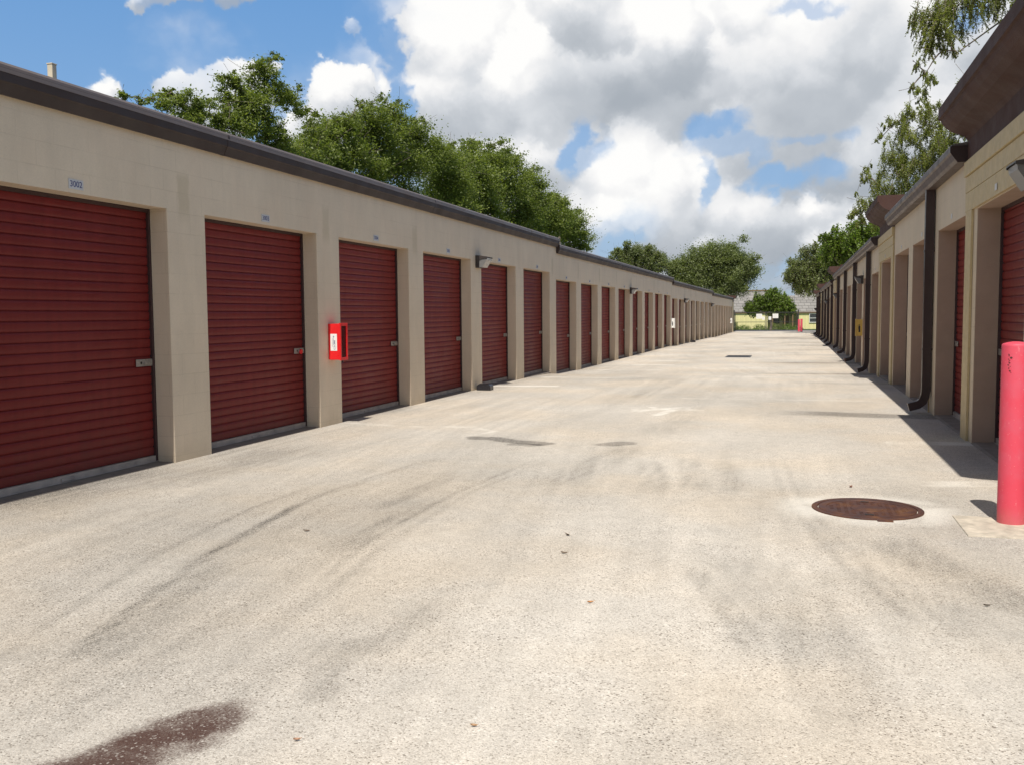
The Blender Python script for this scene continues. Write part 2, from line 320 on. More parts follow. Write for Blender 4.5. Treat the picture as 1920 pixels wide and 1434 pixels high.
def block_paint(name, col, drip=True, joint=1.0):
    # painted concrete block: joints barely telegraph through thick paint, grime runs and chips are real dirt
    mt, w, bs = mat(name)
    pos = w.node('ShaderNodeNewGeometry').outputs['Position']
    x, y, z = w.xyz(pos)[:3]
    u = w.m('ADD', x, y)
    wob = w.m('MULTIPLY', w.m('SUBTRACT', w.noise(pos, 1.3, 2), 0.5), 0.006)
    bv = w.comb(u, w.m('ADD', z, w.m('ADD', wob, 10.112)), 0.0)
    bk = w.node('ShaderNodeTexBrick'); w.put(bk.inputs['Vector'], bv)
    bk.inputs['Scale'].default_value = 1.0; bk.inputs['Mortar Size'].default_value = 0.006
    bk.inputs['Mortar Smooth'].default_value = 0.7
    bk.inputs['Brick Width'].default_value = 0.406; bk.inputs['Row Height'].default_value = 0.2035
    mort = bk.outputs['Fac']
    patch = w.sstep(w.noise(pos, 1.1, 3, 0.6), 0.42, 0.62)
    mort = w.m('MULTIPLY', mort, w.m('MULTIPLY_ADD', patch, 0.7, 0.3))
    big = w.lin(w.noise(pos, 0.8, 5, 0.6), 0.3, 0.7, 0.94, 1.05)
    mid = w.lin(w.noise(w.vm('MULTIPLY', pos, (1, 1, 0.25)), 5.0, 5, 0.65), 0.3, 0.7, 0.95, 1.04)
    fine = w.lin(w.noise(pos, 90, 3, 0.6), 0.25, 0.75, 0.94, 1.05)
    f = w.m('MULTIPLY', w.m('MULTIPLY', big, mid), fine)
    c = w.vm('SCALE', tuple(col)); w.put(c.node.inputs[3], f)
    c = w.mix(w.m('MULTIPLY', mort, 0.34*joint), c, (col[0]*0.42, col[1]*0.38, col[2]*0.32, 1))
    # blotchy repaint: some pinkish, some greener
    c = w.mix(w.m('MULTIPLY', w.sstep(w.noise(pos, 1.7, 3, 0.5), 0.45, 0.7), 0.12), c, (col[0]*1.02, col[1]*0.90, col[2]*0.86, 1))
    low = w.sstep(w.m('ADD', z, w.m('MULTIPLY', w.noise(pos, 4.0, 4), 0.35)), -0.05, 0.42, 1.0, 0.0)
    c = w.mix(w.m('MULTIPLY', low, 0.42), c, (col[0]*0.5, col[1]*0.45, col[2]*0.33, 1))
    if drip:
        # grime block left over each pier by old scuppers, every 3.05 m
        ph = w.m('FRACT', w.m('DIVIDE', w.m('SUBTRACT', y, 8.66-0.36-0.5*3.05), 3.05))
        dist = w.m('ABSOLUTE', w.m('SUBTRACT', w.m('ADD', ph, w.m('MULTIPLY', w.m('SUBTRACT', w.noise(pos, 6, 3), 0.5), 0.03)), 0.5))
        band = w.sstep(dist, 0.022, 0.036, 1.0, 0.0)
        zz = w.m('MULTIPLY', w.sstep(z, 2.35, 2.6), w.sstep(w.m('ADD', z, w.m('MULTIPLY', w.noise(pos, 9, 2), 0.2)), 2.92, 3.08, 1.0, 0.0))
        g = w.m('MULTIPLY', w.m('MULTIPLY', band, zz), w.lin(w.noise(pos, 0.35, 1), 0.4, 0.6, 0.1, 0.42), clamp=True)
        c = w.mix(g, c, (col[0]*0.6, col[1]*0.58, col[2]*0.46, 1))
    w.put(bs.inputs['Base Color'], c)
    bs.inputs['Roughness'].default_value = 0.62; bs.inputs['Specular IOR Level'].default_value = 0.35
    h = w.m('ADD', w.m('MULTIPLY', mort, -0.55*joint), w.m('MULTIPLY', w.noise(pos, 120, 4, 0.7), 0.35))
    b = w.node('ShaderNodeBump'); b.inputs['Strength'].default_value = 0.55; b.inputs['Distance'].default_value = 0.006
    w.put(b.inputs['Height'], h); w.l.new(b.outputs[0], bs.inputs['Normal'])
    return mt

def door_paint(name, col):
    mt, w, bs = mat(name)
    oi = w.node('ShaderNodeObjectInfo').outputs['Random']
    pos = w.node('ShaderNodeNewGeometry').outputs['Position']
    x, y, z = w.xyz(pos)[:3]
    st = w.noise(w.vm('MULTIPLY', pos, (3.0, 3.0, 0.35)), 4.0, 5, 0.65)
    n = w.noise(pos, 2.0, 5, 0.6)
    f = w.m('MULTIPLY', w.lin(st, 0.3, 0.7, 0.88, 1.12), w.m('MULTIPLY_ADD', oi, 0.30, 0.85))
    c = w.vm('SCALE', tuple(col)); w.put(c.node.inputs[3], f)
    chalk = w.m('MULTIPLY', w.sstep(n, 0.4, 0.75), 0.06)
    c = w.mix(chalk, c, (0.34, 0.10, 0.09, 1))
    dirt = w.m('MULTIPLY', w.sstep(w.m('ADD', z, w.m('MULTIPLY', st, 0.5)), 0.0, 0.75, 1.0, 0.0), 0.25)
    c = w.mix(dirt, c, (0.16, 0.10, 0.08, 1))
    # tiny scratches and dings
    sc = w.sstep(w.noise(w.vm('MULTIPLY', pos, (1.0, 1.0, 7.0)), 16.0, 4, 0.8), 0.69, 0.72)
    c = w.mix(w.m('MULTIPLY', sc, 0.35), c, (0.33, 0.12, 0.10, 1))
    w.put(bs.inputs['Base Color'], c)
    w.put(bs.inputs['Roughness'], w.lin(n, 0.3, 0.7, 0.36, 0.52)); bs.inputs['Specular IOR Level'].default_value = 0.18; w.put(bs.inputs['Coat Weight'], 0.0)
    b = w.node('ShaderNodeBump'); b.inputs['Strength'].default_value = 0.5; b.inputs['Distance'].default_value = 0.02
    w.put(b.inputs['Height'], w.noise(w.vm('MULTIPLY', pos, (1, 1, 1.6)), 3.0, 3)); w.l.new(b.outputs[0], bs.inputs['Normal'])
    return mt

M = {}
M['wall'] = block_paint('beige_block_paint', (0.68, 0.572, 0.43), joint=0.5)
M['reveal'] = simple('brown_reveal', (0.40, 0.29, 0.215), 0.75, var=0.1, scale=2.0, bump=0.3, bscale=80)  # browner and darker than the wall face
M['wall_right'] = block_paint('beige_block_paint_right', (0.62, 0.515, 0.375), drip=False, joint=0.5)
M['trim'] = simple('yellowed_cladding', (0.52, 0.41, 0.225), 0.6, var=0.1, bump=0.2)
M['door'] = door_paint('red_door_paint', (0.178, 0.021, 0.0185))
M['guide'] = simple('dark_door_guide', (0.045, 0.02, 0.02), 0.6)
M['bar'] = simple('galvanised_bar', (0.40, 0.345, 0.30), 0.6, 0.1, var=0.3, scale=5)
M['latch'] = simple('latch_steel', (0.42, 0.40, 0.38), 0.38, 0.8, var=0.25, scale=30)
M['dark'] = simple('black_slot', (0.02, 0.02, 0.02), 0.7)
M['fascia'] = simple('brown_fascia', (0.036, 0.022, 0.018), 0.6, var=0.16, scale=1.2, bump=0.1, bscale=12)
M['flash'] = simple('fascia_cap', (0.135, 0.108, 0.098), 0.5, var=0.15, scale=1.5)
M['roof'] = simple('roof_metal', (0.15, 0.13, 0.12), 0.45, 0.3, var=0.15, scale=1.0)
M['gutter'] = simple('gutter_brown', (0.085, 0.060, 0.052), 0.5, var=0.15, scale=2.0)
M['spout'] = simple('downspout_brown', (0.040, 0.022, 0.020), 0.42, var=0.15, scale=6)
M['canopy'] = simple('canopy_stucco', (0.060, 0.026, 0.019), 0.8, var=0.14, scale=1.6, bump=0.5, bscale=70)
M['slab'] = simple('threshold_concrete', (0.22, 0.185, 0.15), 0.85, var=0.22, scale=5, bump=0.3, bscale=60)
M['plate'] = simple('number_plate_white', (0.55, 0.54, 0.53), 0.4, var=0.05)
M['ink'] = simple('navy_ink', (0.07, 0.08, 0.19), 0.5)
M['black'] = simple('black_plastic', (0.022, 0.02, 0.024), 0.32, var=0.2, scale=20)
M['lampbody'] = simple('lamp_bronze', (0.045, 0.036, 0.034), 0.4, var=0.2)
M['red'] = simple('cabinet_red', (0.72, 0.015, 0.018), 0.35, var=0.08, scale=12)
M['bollard'] = None
M['white'] = simple('sign_white', (0.78, 0.77, 0.74), 0.45, var=0.05)
M['yellowbox'] = simple('cabinet_yellow', (0.62, 0.42, 0.10), 0.45, var=0.1)
M['concrete'] = simple('footing_concrete', (0.50, 0.44, 0.35), 0.9, var=0.28, scale=9, bump=0.4, bscale=90)
M['iron'] = simple('gate_iron', (0.035, 0.035, 0.038), 0.5)
M['bark'] = simple('bark', (0.17, 0.135, 0.105), 0.9, var=0.35, scale=9, bump=0.7, bscale=25)
M['post'] = simple('vent_post_beige', (0.55, 0.48, 0.36), 0.7)

def make_bollard_mat():
    mt, w, bs = mat('bollard_paint')
    pos = w.node('ShaderNodeTexCoord').outputs['Object']; x, y, z = w.xyz(pos)[:3]
    n = w.noise(pos, 5, 5, 0.65)
    c = w.mix(w.sstep(n, 0.35, 0.7), (0.68, 0.058, 0.095, 1), (0.64, 0.082, 0.125, 1))
    sc = w.sstep(w.noise(w.vm('MULTIPLY', pos, (3, 3, 0.5)), 14, 5, 0.75), 0.62, 0.70)
    c = w.mix(w.m('MULTIPLY', sc, 0.5), c, (0.70, 0.22, 0.25, 1))
    low = w.sstep(w.m('ADD', z, w.m('MULTIPLY', n, 0.25)), 0.10, 0.26, 1, 0)
    c = w.mix(w.m('MULTIPLY', low, 0.55), c, (0.42, 0.16, 0.13, 1))
    dots = w.sstep(w.noise(pos, 60, 3, 0.6), 0.68, 0.71)
    c = w.mix(w.m('MULTIPLY', dots, 0.7), c, (0.70, 0.25, 0.25, 1))
    w.put(bs.inputs['Base Color'], c); w.put(bs.inputs['Roughness'], w.lin(n, 0.3, 0.7, 0.5, 0.65))
    b = w.node('ShaderNodeBump'); b.inputs['Strength'].default_value = 0.3; b.inputs['Distance'].default_value = 0.004
    w.put(b.inputs['Height'], w.noise(pos, 30, 4)); w.l.new(b.outputs[0], bs.inputs['Normal'])
    return mt
M['bollard'] = make_bollard_mat()

def glass_mat(name, col, rough, trans=0.6):
    mt, w, bs = mat(name); bs.inputs['Base Color'].default_value = (*col, 1); bs.inputs['Roughness'].default_value = rough
    bs.inputs['Transmission Weight'].default_value = trans; bs.inputs['IOR'].default_value = 1.4
    pos = w.node('ShaderNodeTexCoord').outputs['Object']
    wv = w.node('ShaderNodeTexWave', bands_direction='Z'); w.put(wv.inputs['Vector'], pos); wv.inputs['Scale'].default_value = 60
    b = w.node('ShaderNodeBump'); b.inputs['Strength'].default_value = 0.4; b.inputs['Distance'].default_value = 0.004
    w.put(b.inputs['Height'], wv.outputs[1]); w.l.new(b.outputs[0], bs.inputs['Normal'])
    return mt
M['lens'] = glass_mat('prismatic_lens', (0.24, 0.235, 0.23), 0.3, 0.35)

def shade_tint():
    mt, w, bs = mat('shade_tint_pane'); bs.inputs['Base Color'].default_value = (0.10, 0.012, 0.014, 1); bs.inputs['Roughness'].default_value = 0.15; bs.inputs['Alpha'].default_value = 0.75  # pane tinted dark to stand for the shade inside the case
    return mt
M['shade_tint'] = shade_tint()

# ------------------------------------------------------------------ ground
GZ = [(-20, 0), (20.8, 0), (23.0, -0.03), (24.3, -0.11), (27, -0.145), (47, -0.17), (50.5, -0.24), (63, -0.28), (72, -0.34), (76, -0.41), (101, -0.45), (150, -1.0), (900, -1.0)]
def gz(y): return np.interp(y, [g[0] for g in GZ], [g[1] for g in GZ])
def grid_sheet(name, xs, ys, dz, mtl, attrs=None):
    xs = np.asarray(xs, float); ys = np.asarray(ys, float); nx, ny = len(xs), len(ys)
    XX, YY = np.meshgrid(xs, ys); ZZ = gz(YY) + dz
    co = np.stack([XX, YY, ZZ], -1).reshape(-1, 3)
    idx = np.arange(nx*ny).reshape(ny, nx)
    q = np.stack([idx[:-1, :-1], idx[:-1, 1:], idx[1:, 1:], idx[1:, :-1]], -1).reshape(-1, 4)
    me = bpy.data.meshes.new(name); me.vertices.add(len(co)); me.vertices.foreach_set('co', co.ravel())
    me.loops.add(q.size); me.loops.foreach_set('vertex_index', q.ravel().astype(np.int32))
    me.polygons.add(len(q)); me.polygons.foreach_set('loop_start', np.arange(0, q.size, 4, dtype=np.int32))
    me.update(calc_edges=True); me.materials.append(mtl)
    if attrs:
        for k, fn in attrs.items():
            a = me.attributes.new(k, 'FLOAT', 'POINT'); a.data.foreach_set('value', fn(XX, YY).ravel().astype(np.float32))
    o = bpy.data.objects.new(name, me); C.objects.link(o); return o

rng = np.random.default_rng(3)
class VN:                                                     # smooth value noise for wear patterns
    def __init__(s, seed): s.t = np.random.default_rng(seed).random((256, 256))
    def __call__(s, x, y):
        xi = np.floor(x).astype(int); yi = np.floor(y).astype(int); fx = x-xi; fy = y-yi
        fx = fx*fx*(3-2*fx); fy = fy*fy*(3-2*fy); g = lambda a, b: s.t[a % 256, b % 256]
        return (g(xi, yi)*(1-fx)+g(xi+1, yi)*fx)*(1-fy)+(g(xi, yi+1)*(1-fx)+g(xi+1, yi+1)*fx)*fy
    def fbm(s, x, y, o=4):
        r = 0; a = 0.5
        for k in range(o): r = r+a*s(x*2**k+17*k, y*2**k+5*k); a *= 0.5
        return r
vn = VN(1); vn2 = VN(2)
def seg_dist(X, Y, pts, warp=0.0):
    if warp: X = X+(vn.fbm(X*6, Y*6, 3)-0.44)*warp; Y = Y+(vn2.fbm(X*6, Y*6, 3)-0.44)*warp
    best = np.full(X.shape, 1e9); tt = np.zeros(X.shape); L = 0
    for (ax, ay), (bx, by) in zip(pts[:-1], pts[1:]):
        dx, dy = bx-ax, by-ay; l2 = dx*dx+dy*dy
        t = np.clip(((X-ax)*dx+(Y-ay)*dy)/l2, 0, 1); d = np.hypot(X-ax-t*dx, Y-ay-t*dy)
        m = d < best; best = np.where(m, d, best); tt = np.where(m, L+t, tt); L += 1
    return best, tt/L
def ss(v, a, b):
    t = np.clip((v-a)/(b-a), 0, 1); return t*t*(3-2*t)
def ell(X, Y, cx, cy, rx, ry, ang=0, warp=0.0):
    if warp: X = X+(vn.fbm(X*5+3, Y*5, 4)-0.46)*warp; Y = Y+(vn2.fbm(X*5, Y*5+9, 4)-0.46)*warp
    c, s_ = math.cos(ang), math.sin(ang); u = (X-cx)*c+(Y-cy)*s_; v = -(X-cx)*s_+(Y-cy)*c
    return np.hypot(u/rx, v/ry)
# tyre smears and stains: (points, width, softness, darkening)
MARKS = [
 ([(-2.94,3.1),(-3.04,3.48),(-3.28,4.25),(-3.44,4.98),(-3.56,5.72),(-3.68,6.45),(-3.72,7.3)], 0.022, 0.04, 0.18),
 ([(-2.80,3.1),(-2.92,3.6),(-3.14,4.3),(-3.30,4.98)], 0.03, 0.12, 0.08),
 ([(-3.71,6.6),(-3.63,7.71),(-3.48,9.08)], 0.03, 0.05, 0.10),
 ([(-1.69,3.04),(-1.82,3.38),(-1.97,3.81)], 0.04, 0.08, 0.12),
 ([(-1.95,3.78),(-1.75,3.69),(-1.7,4.04),(-1.72,4.47)], 0.03, 0.09, 0.11),
 ([(-3.02,6.32),(-3.01,7.33),(-2.93,8.34)], 0.05, 0.07, 0.09),
 ([(-2.76,5.09),(-2.72,5.93),(-2.75,7.03)], 0.06, 0.1, 0.09),
 ([(-1.40,9.42),(-1.05,7.48)], 0.06, 0.10, 0.10), ([(-1.28,9.3),(-0.95,7.6)], 0.02, 0.04, 0.07),
 ([(-1.05,9.67),(-0.72,7.66)], 0.07, 0.10, 0.09), ([(-0.7,9.57),(-0.35,7.64)], 0.05, 0.14, 0.09),
 ([(-0.64,5.53),(-0.33,4.66),(-0.13,3.91)], 0.015, 0.035, 0.12), ([(-0.56,5.5),(-0.25,4.66),(-0.05,3.95)], 0.012, 0.03, 0.11),
 ([(-0.35,5.9),(-0.02,4.9),(0.2,3.9),(0.35,3.2)], 0.13, 0.18, 0.10),
 ([(0.55,6.6),(0.75,5.9),(1.0,5.3),(1.2,4.9)], 0.08, 0.20, 0.13), ([(0.16,5.6),(0.6,5.0),(0.95,4.3)], 0.12, 0.22, 0.09),
 ([(-2.05,7.4),(-1.80,9.2),(-1.72,10.4)], 0.09, 0.20, 0.10), ([(-1.76,10.7),(-1.5,12.6),(-1.4,14)], 0.1, 0.3, 0.06),
 ([(-3.3,9.5),(-3.0,12.5),(-2.6,17),(-2.1,24)], 0.05, 0.2, 0.05), ([(-1.6,12),(-1.4,18),(-1.2,27)], 0.08, 0.3, 0.05),
 ([(-0.25,10.2),(-0.05,7.6),(0.28,5.7),(0.72,4.2)], 0.010, 0.03, 0.09), ([(-0.13,10.2),(0.07,7.6),(0.40,5.7),(0.84,4.2)], 0.010, 0.03, 0.08), ([(-2.45,4.3),(-2.62,5.4),(-2.66,7.2),(-2.45,9.4)], 0.012, 0.03, 0.10), ([(-2.33,4.3),(-2.50,5.4),(-2.54,7.2),(-2.33,9.4)], 0.012, 0.03, 0.08), ([(-3.1,2.6),(-3.4,3.6),(-3.75,4.8),(-3.95,6.2),(-3.95,8)], 0.012, 0.035, 0.09),
 ([(-6.0,5.5),(-5.4,7.5),(-5.0,10)], 0.2, 0.5, 0.10)]
def tone_fn(X, Y):
    t = 0.885+0.30*(vn.fbm(X*0.55, Y*0.28, 4)-0.46)*2*0.6+0.20*(vn2.fbm(X*1.7+4, Y*0.9, 4)-0.46)*2*0.6
    # coarse grey gravel shows more at the left foreground, the trafficked middle is polished pale
    t -= 0.19*ss(-X, 2.0, 3.6)*ss(-Y, -9.5, -4.0)
    t += 0.14*np.exp(-((X+1.0)/0.9)**2)*ss(-Y, -12, -5)
    t -= 0.07*ss(X, 0.0, 1.2)*ss(-Y, -6.6, -5.2)
    t += 0.06*ss(Y, 14, 40)
    t -= 0.10*np.exp(-((X+0.35)/0.5)**2-((Y-3.0)/0.6)**2)
    # swept tyre streaks: fine lines that run with the traffic and bend into the left bays
    for (ux, ph, amp) in ((X+0.16*Y+0.012*np.clip(8-Y, 0, 9)**2*0.6, 3.0, 0.048), (X-0.030*(Y-7.5)**2*(Y < 7.5), 40.0, 0.048), (X+0.02*Y, 90.0, 0.036)):
        st = (vn(ux*11+ph, Y*0.35+ph)-0.5)+0.7*(vn2(ux*26+ph, Y*0.5)-0.5)+0.4*(vn2(ux*3.2+ph, Y*0.22)-0.5)
        mk = ss(vn.fbm(X*0.45+ph, Y*0.22+ph, 3), 0.36, 0.62); t += amp*st*mk*2.0
    for pts, wd, sf, dk in MARKS:
        d, u = seg_dist(X, Y, pts, 0.025)
        fade = ss(u, 0.0, 0.18)*ss(1-u, 0.0, 0.22)
        n = 0.75+0.9*(vn.fbm(X*24, Y*2.6, 4)-0.46)*2
        t -= 1.55*dk*fade*np.clip(n, 0.15, 1.5)*(1-ss(d, wd, wd+sf))
    # sun-dried mud rings, sharp wet-looking stains
    for pts, wd, dk in (([(-3.62,10.55),(-3.45,10.58),(-3.1,10.36),(-2.72,10.24)], 0.15, 0.42), ([(-3.0,10.12),(-2.75,10.12)], 0.10, 0.30), ([(-1.99,10.34),(-1.86,10.52)], 0.17, 0.36)):
        d, u = seg_dist(X, Y, pts, 0.16); t -= dk*(1-ss(d, wd*0.75, wd*1.05))
    # wet drip lines in front of each downspout
    for yy, ln, dk in ((14.25, 2.6, 0.36), (20.5, 2.4, 0.12), (25.6, 3.6, 0.24), (31.6, 3.6, 0.22), (37.6, 3.0, 0.16), (43.4, 3.2, 0.16), (51.5, 4.0, 0.18), (57, 3.4, 0.2)):
        yc = yy+0.10*np.sin(X*2.1+yy); wd = 0.030*yy/2*(1.7 if yy < 15 else 1)
        m = (1-ss(np.abs(Y-yc+(vn(X*4, Y*4)-0.5)*0.2), wd*0.55, wd*1.1))*ss(X, 2.1-ln, 2.1-ln*0.6)
        t -= dk*m
    # darker patch far down the lane
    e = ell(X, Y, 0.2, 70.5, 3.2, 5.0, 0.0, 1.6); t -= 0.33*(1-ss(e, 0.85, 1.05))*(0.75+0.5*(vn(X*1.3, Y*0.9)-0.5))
    e = ell(X, Y, -2.6, 64.5, 1.7, 0.7, 0, 0.5); t += 0.0*e
    # paving darkens unevenly towards both walls
    t -= 0.16*ss(-(X+5.96), -0.55+0.4*0, 0.0)*(0.4+1.2*vn(X*3, Y*1.5))*1.0
    t -= 0.16*ss(X, 1.35, 1.9)*(0.3+1.2*vn(X*3+8, Y*1.5))*ss(Y, 8, 10)
    return np.clip(t, 0.25, 1.35)
def oil_fn(X, Y):
    e = ell(X, Y, -2.08, 2.58, 0.21, 0.42, -0.30, 0.28)
    e2 = ell(X, Y, -2.10, 2.36, 0.32, 0.30, 0.2, 0.30)
    m = np.maximum(1-ss(e, 0.55, 1.3), 0.9*(1-ss(e2, 0.4, 1.3)))
    m = m*np.clip(0.92+1.4*(vn.fbm(X*12, Y*12, 3)-0.40), 0.2, 1)
    return m
def paint_glow_fn(X, Y):                                            # worn white line paint, pale patches and a painted glow ring
    m = np.zeros(X.shape)
    wear = lambda k: np.clip(vn2.fbm(X*k, Y*k, 4)*2.6-0.55, 0, 1)
    def st(pts, wd, a, k=7):
        nonlocal m
        d, u = seg_dist(X, Y, pts, 0.05); m = np.maximum(m, a*(1-ss(d, wd, wd*1.6))*wear(k))
    st([(-2.25,14.15),(-1.9,14.55),(-1.62,14.75)], 0.07, 0.75, 8); st([(-2.1,14.7),(-1.75,14.3),(-1.9,13.6)], 0.06, 0.7, 8); st([(-2.3,14.35),(-1.35,14.45)], 0.05, 0.7, 8)
    st([(1.12,11.25),(1.9,11.32)], 0.11, 0.5, 3); st([(1.12,8.6),(1.55,8.7)], 0.11, 0.4, 3)
    st([(-6.1,11.75),(-4.89,11.45),(-4.06,11.6)], 0.06, 0.3, 4); st([(-4.06,11.62),(-3.6,11.2),(-3.75,10.8)], 0.03, 0.4, 4)
    for (x0, x1, yy) in ((-5.9,-4.7,18.5), (-5.6,-3.9,21.4), (-5.4,-3.7,26.8), (-4.8,-3.7,29.7), (-4.9,-3.5,32.2), (-4.9,-3.4,36.9), (-4.6,-3.2,42.5)):
        st([(x0, yy), (x1, yy+0.12)], 0.09, 0.75, 2.5)
    for yy in (16.4, 22.6, 24.5, 28.4, 34.4, 46):
        st([(-1.8, yy), (1.2, yy+0.1)], 0.05, 0.3, 2.2)
    e = ell(X, Y, 0.53, 7.37, 0.60, 0.52, 0, 0.1); m = np.maximum(m, 0.55*(1-ss(e, 0.75, 1.3))*np.clip(wear(5)+0.3, 0, 1))  # white glow round the manhole, put into the paving colour
    return m

def make_drive_mat():
    mt, w, bs = mat('exposed_shell_paving')
    pos = w.node('ShaderNodeNewGeometry').outputs['Position']
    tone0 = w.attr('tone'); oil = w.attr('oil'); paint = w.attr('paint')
    wp = w.vm('ADD', pos, w.vm('MULTIPLY', w.vm('SUBTRACT', w.noise(pos, 60, 2, 0.5, col=True), (0.5,)*3), (0.010, 0.010, 0.0)))
    # stones: each Voronoi cell is one pebble or shell bit with its own colour
    v = w.node('ShaderNodeTexVoronoi', feature='F1'); w.put(v.inputs['Vector'], wp); v.inputs['Scale'].default_value = 150
    rnd = w.xyz(v.outputs['Color'])
    # wear sits on some stones and misses others
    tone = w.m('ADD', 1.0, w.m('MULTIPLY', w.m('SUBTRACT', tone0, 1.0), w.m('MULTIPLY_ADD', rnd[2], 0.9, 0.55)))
    stone = w.ramp(rnd[0], [(0.0, (0.12, 0.095, 0.07)), (0.05, (0.22, 0.185, 0.145)), (0.10, (0.45, 0.40, 0.34)), (0.4, (0.56, 0.508, 0.435)), (0.85, (0.66, 0.60, 0.515)), (0.95, (0.72, 0.665, 0.575)), (1.0, (0.79, 0.74, 0.66))])
    v2 = w.node('ShaderNodeTexVoronoi', feature='F1'); w.put(v2.inputs['Vector'], w.vm('ADD', wp, (3.1, 7.7, 0))); v2.inputs['Scale'].default_value = 260
    r2 = w.xyz(v2.outputs['Color'])
    fines = w.ramp(r2[0], [(0.0, (0.30, 0.265, 0.22)), (0.3, (0.525, 0.475, 0.405)), (0.8, (0.62, 0.565, 0.485)), (1.0, (0.73, 0.675, 0.58))])
    cover = w.sstep(w.noise(pos, 1.6, 4, 0.6), 0.35, 0.62)
    c = w.mix(w.m('MULTIPLY_ADD', cover, 0.45, 0.40), fines, stone)
    # the odd black chip
    v3 = w.node('ShaderNodeTexVoronoi', feature='F1'); w.put(v3.inputs['Vector'], wp); v3.inputs['Scale'].default_value = 58
    chip = w.m('MULTIPLY', w.sstep(v3.outputs['Distance'], 0.10, 0.18, 1, 0), w.sstep(w.xyz(v3.outputs['Color'])[1], 0.62, 0.66))
    c = w.mix(w.m('MULTIPLY', chip, 0.72), c, (0.09, 0.075, 0.06, 1))
    warm = w.sstep(w.noise(pos, 0.5, 3, 0.55), 0.38, 0.65)
    c = w.mix(1.0, c, w.mix(warm, (0.98, 0.985, 1.0, 1), (1.035, 0.995, 0.95, 1)), 'MULTIPLY')
    fine = w.lin(w.noise(pos, 7.0, 6, 0.65), 0.3, 0.7, 0.93, 1.07)
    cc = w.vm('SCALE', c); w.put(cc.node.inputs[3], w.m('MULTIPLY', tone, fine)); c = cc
    c = w.mix(w.m('MULTIPLY', paint, 0.85), c, (0.82, 0.78, 0.70, 1))
    oil = w.sstep(w.m('ADD', oil, w.m('MULTIPLY', w.m('MULTIPLY', w.m('SUBTRACT', rnd[1], 0.5), w.sstep(oil, 0.0, 0.3)), 0.30)), 0.05, 1.0)
    hole = w.m('MULTIPLY', oil, w.sstep(rnd[0], 0.93, 0.97, 1.0, 0.55))
    c = w.mix(w.m('MULTIPLY', hole, 0.93, clamp=True), c, (0.062, 0.024, 0.016, 1))
    w.put(bs.inputs['Base Color'], c)
    w.put(bs.inputs['Roughness'], w.lin(oil, 0.0, 1.0, 0.88, 0.55)); bs.inputs['Specular IOR Level'].default_value = 0.25
    b = w.node('ShaderNodeBump'); b.inputs['Strength'].default_value = 0.45; b.inputs['Distance'].default_value = 0.003
    h = w.m('ADD', w.m('MULTIPLY', v.outputs['Distance'], -1.4), w.m('MULTIPLY', rnd[1], 0.5))
    w.put(b.inputs['Height'], h); w.l.new(b.outputs[0], bs.inputs['Normal'])
    return mt
M['drive'] = make_drive_mat()
xs = list(np.arange(-6.25, 2.2, 0.03)) + [2.25, 3, 4.5, 7, 10, 14]
ys = list(np.arange(-14, 1.4, 0.8)); y_ = 1.5
while y_ < 103: ys.append(y_); y_ += max(0.03, 0.0045*y_)
tag(grid_sheet('driveway', xs, ys, 0.0, M['drive'], dict(tone=tone_fn, oil=oil_fn, paint=paint_glow_fn)), 'pale exposed shell driveway between the two storage rows', 'driveway', kind='structure')

def make_ground_mat():
    mt, w, bs = mat('rough_grass_ground')
    pos = w.node('ShaderNodeNewGeometry').outputs['Position']
    n = w.noise(pos, 0.6, 6, 0.65); n2 = w.noise(pos, 14, 5, 0.7)
    c = w.mix(w.sstep(n, 0.35, 0.65), (0.055, 0.085, 0.025, 1), (0.10, 0.12, 0.045, 1))
    c = w.mix(w.sstep(n2, 0.3, 0.7), c, (0.035, 0.06, 0.018, 1)); w.put(bs.inputs['Base Color'], c); bs.inputs['Roughness'].default_value = 0.95
    return mt
M['grass'] = make_ground_mat()
gx = [-900, -300, -100, -40, -20, -6.3, 2.1, 8, 20, 60, 200, 900]; gy = [-900, -300, -60, -14.5]+list(np.arange(-12, 150, 2.0))+[150, 200, 400, 900]
gobj = grid_sheet('ground', gx, gy, -0.10, M['grass']); tag(gobj, kind='structure')
M['road'] = simple('asphalt_road', (0.20, 0.19, 0.18), 0.9, var=0.15, scale=2, bump=0.3)
rd = grid_sheet('road', [-60, -20, 0, 20, 60], list(np.arange(103.2, 121, 2.0)), -0.015, M['road']); tag(rd, kind='structure')

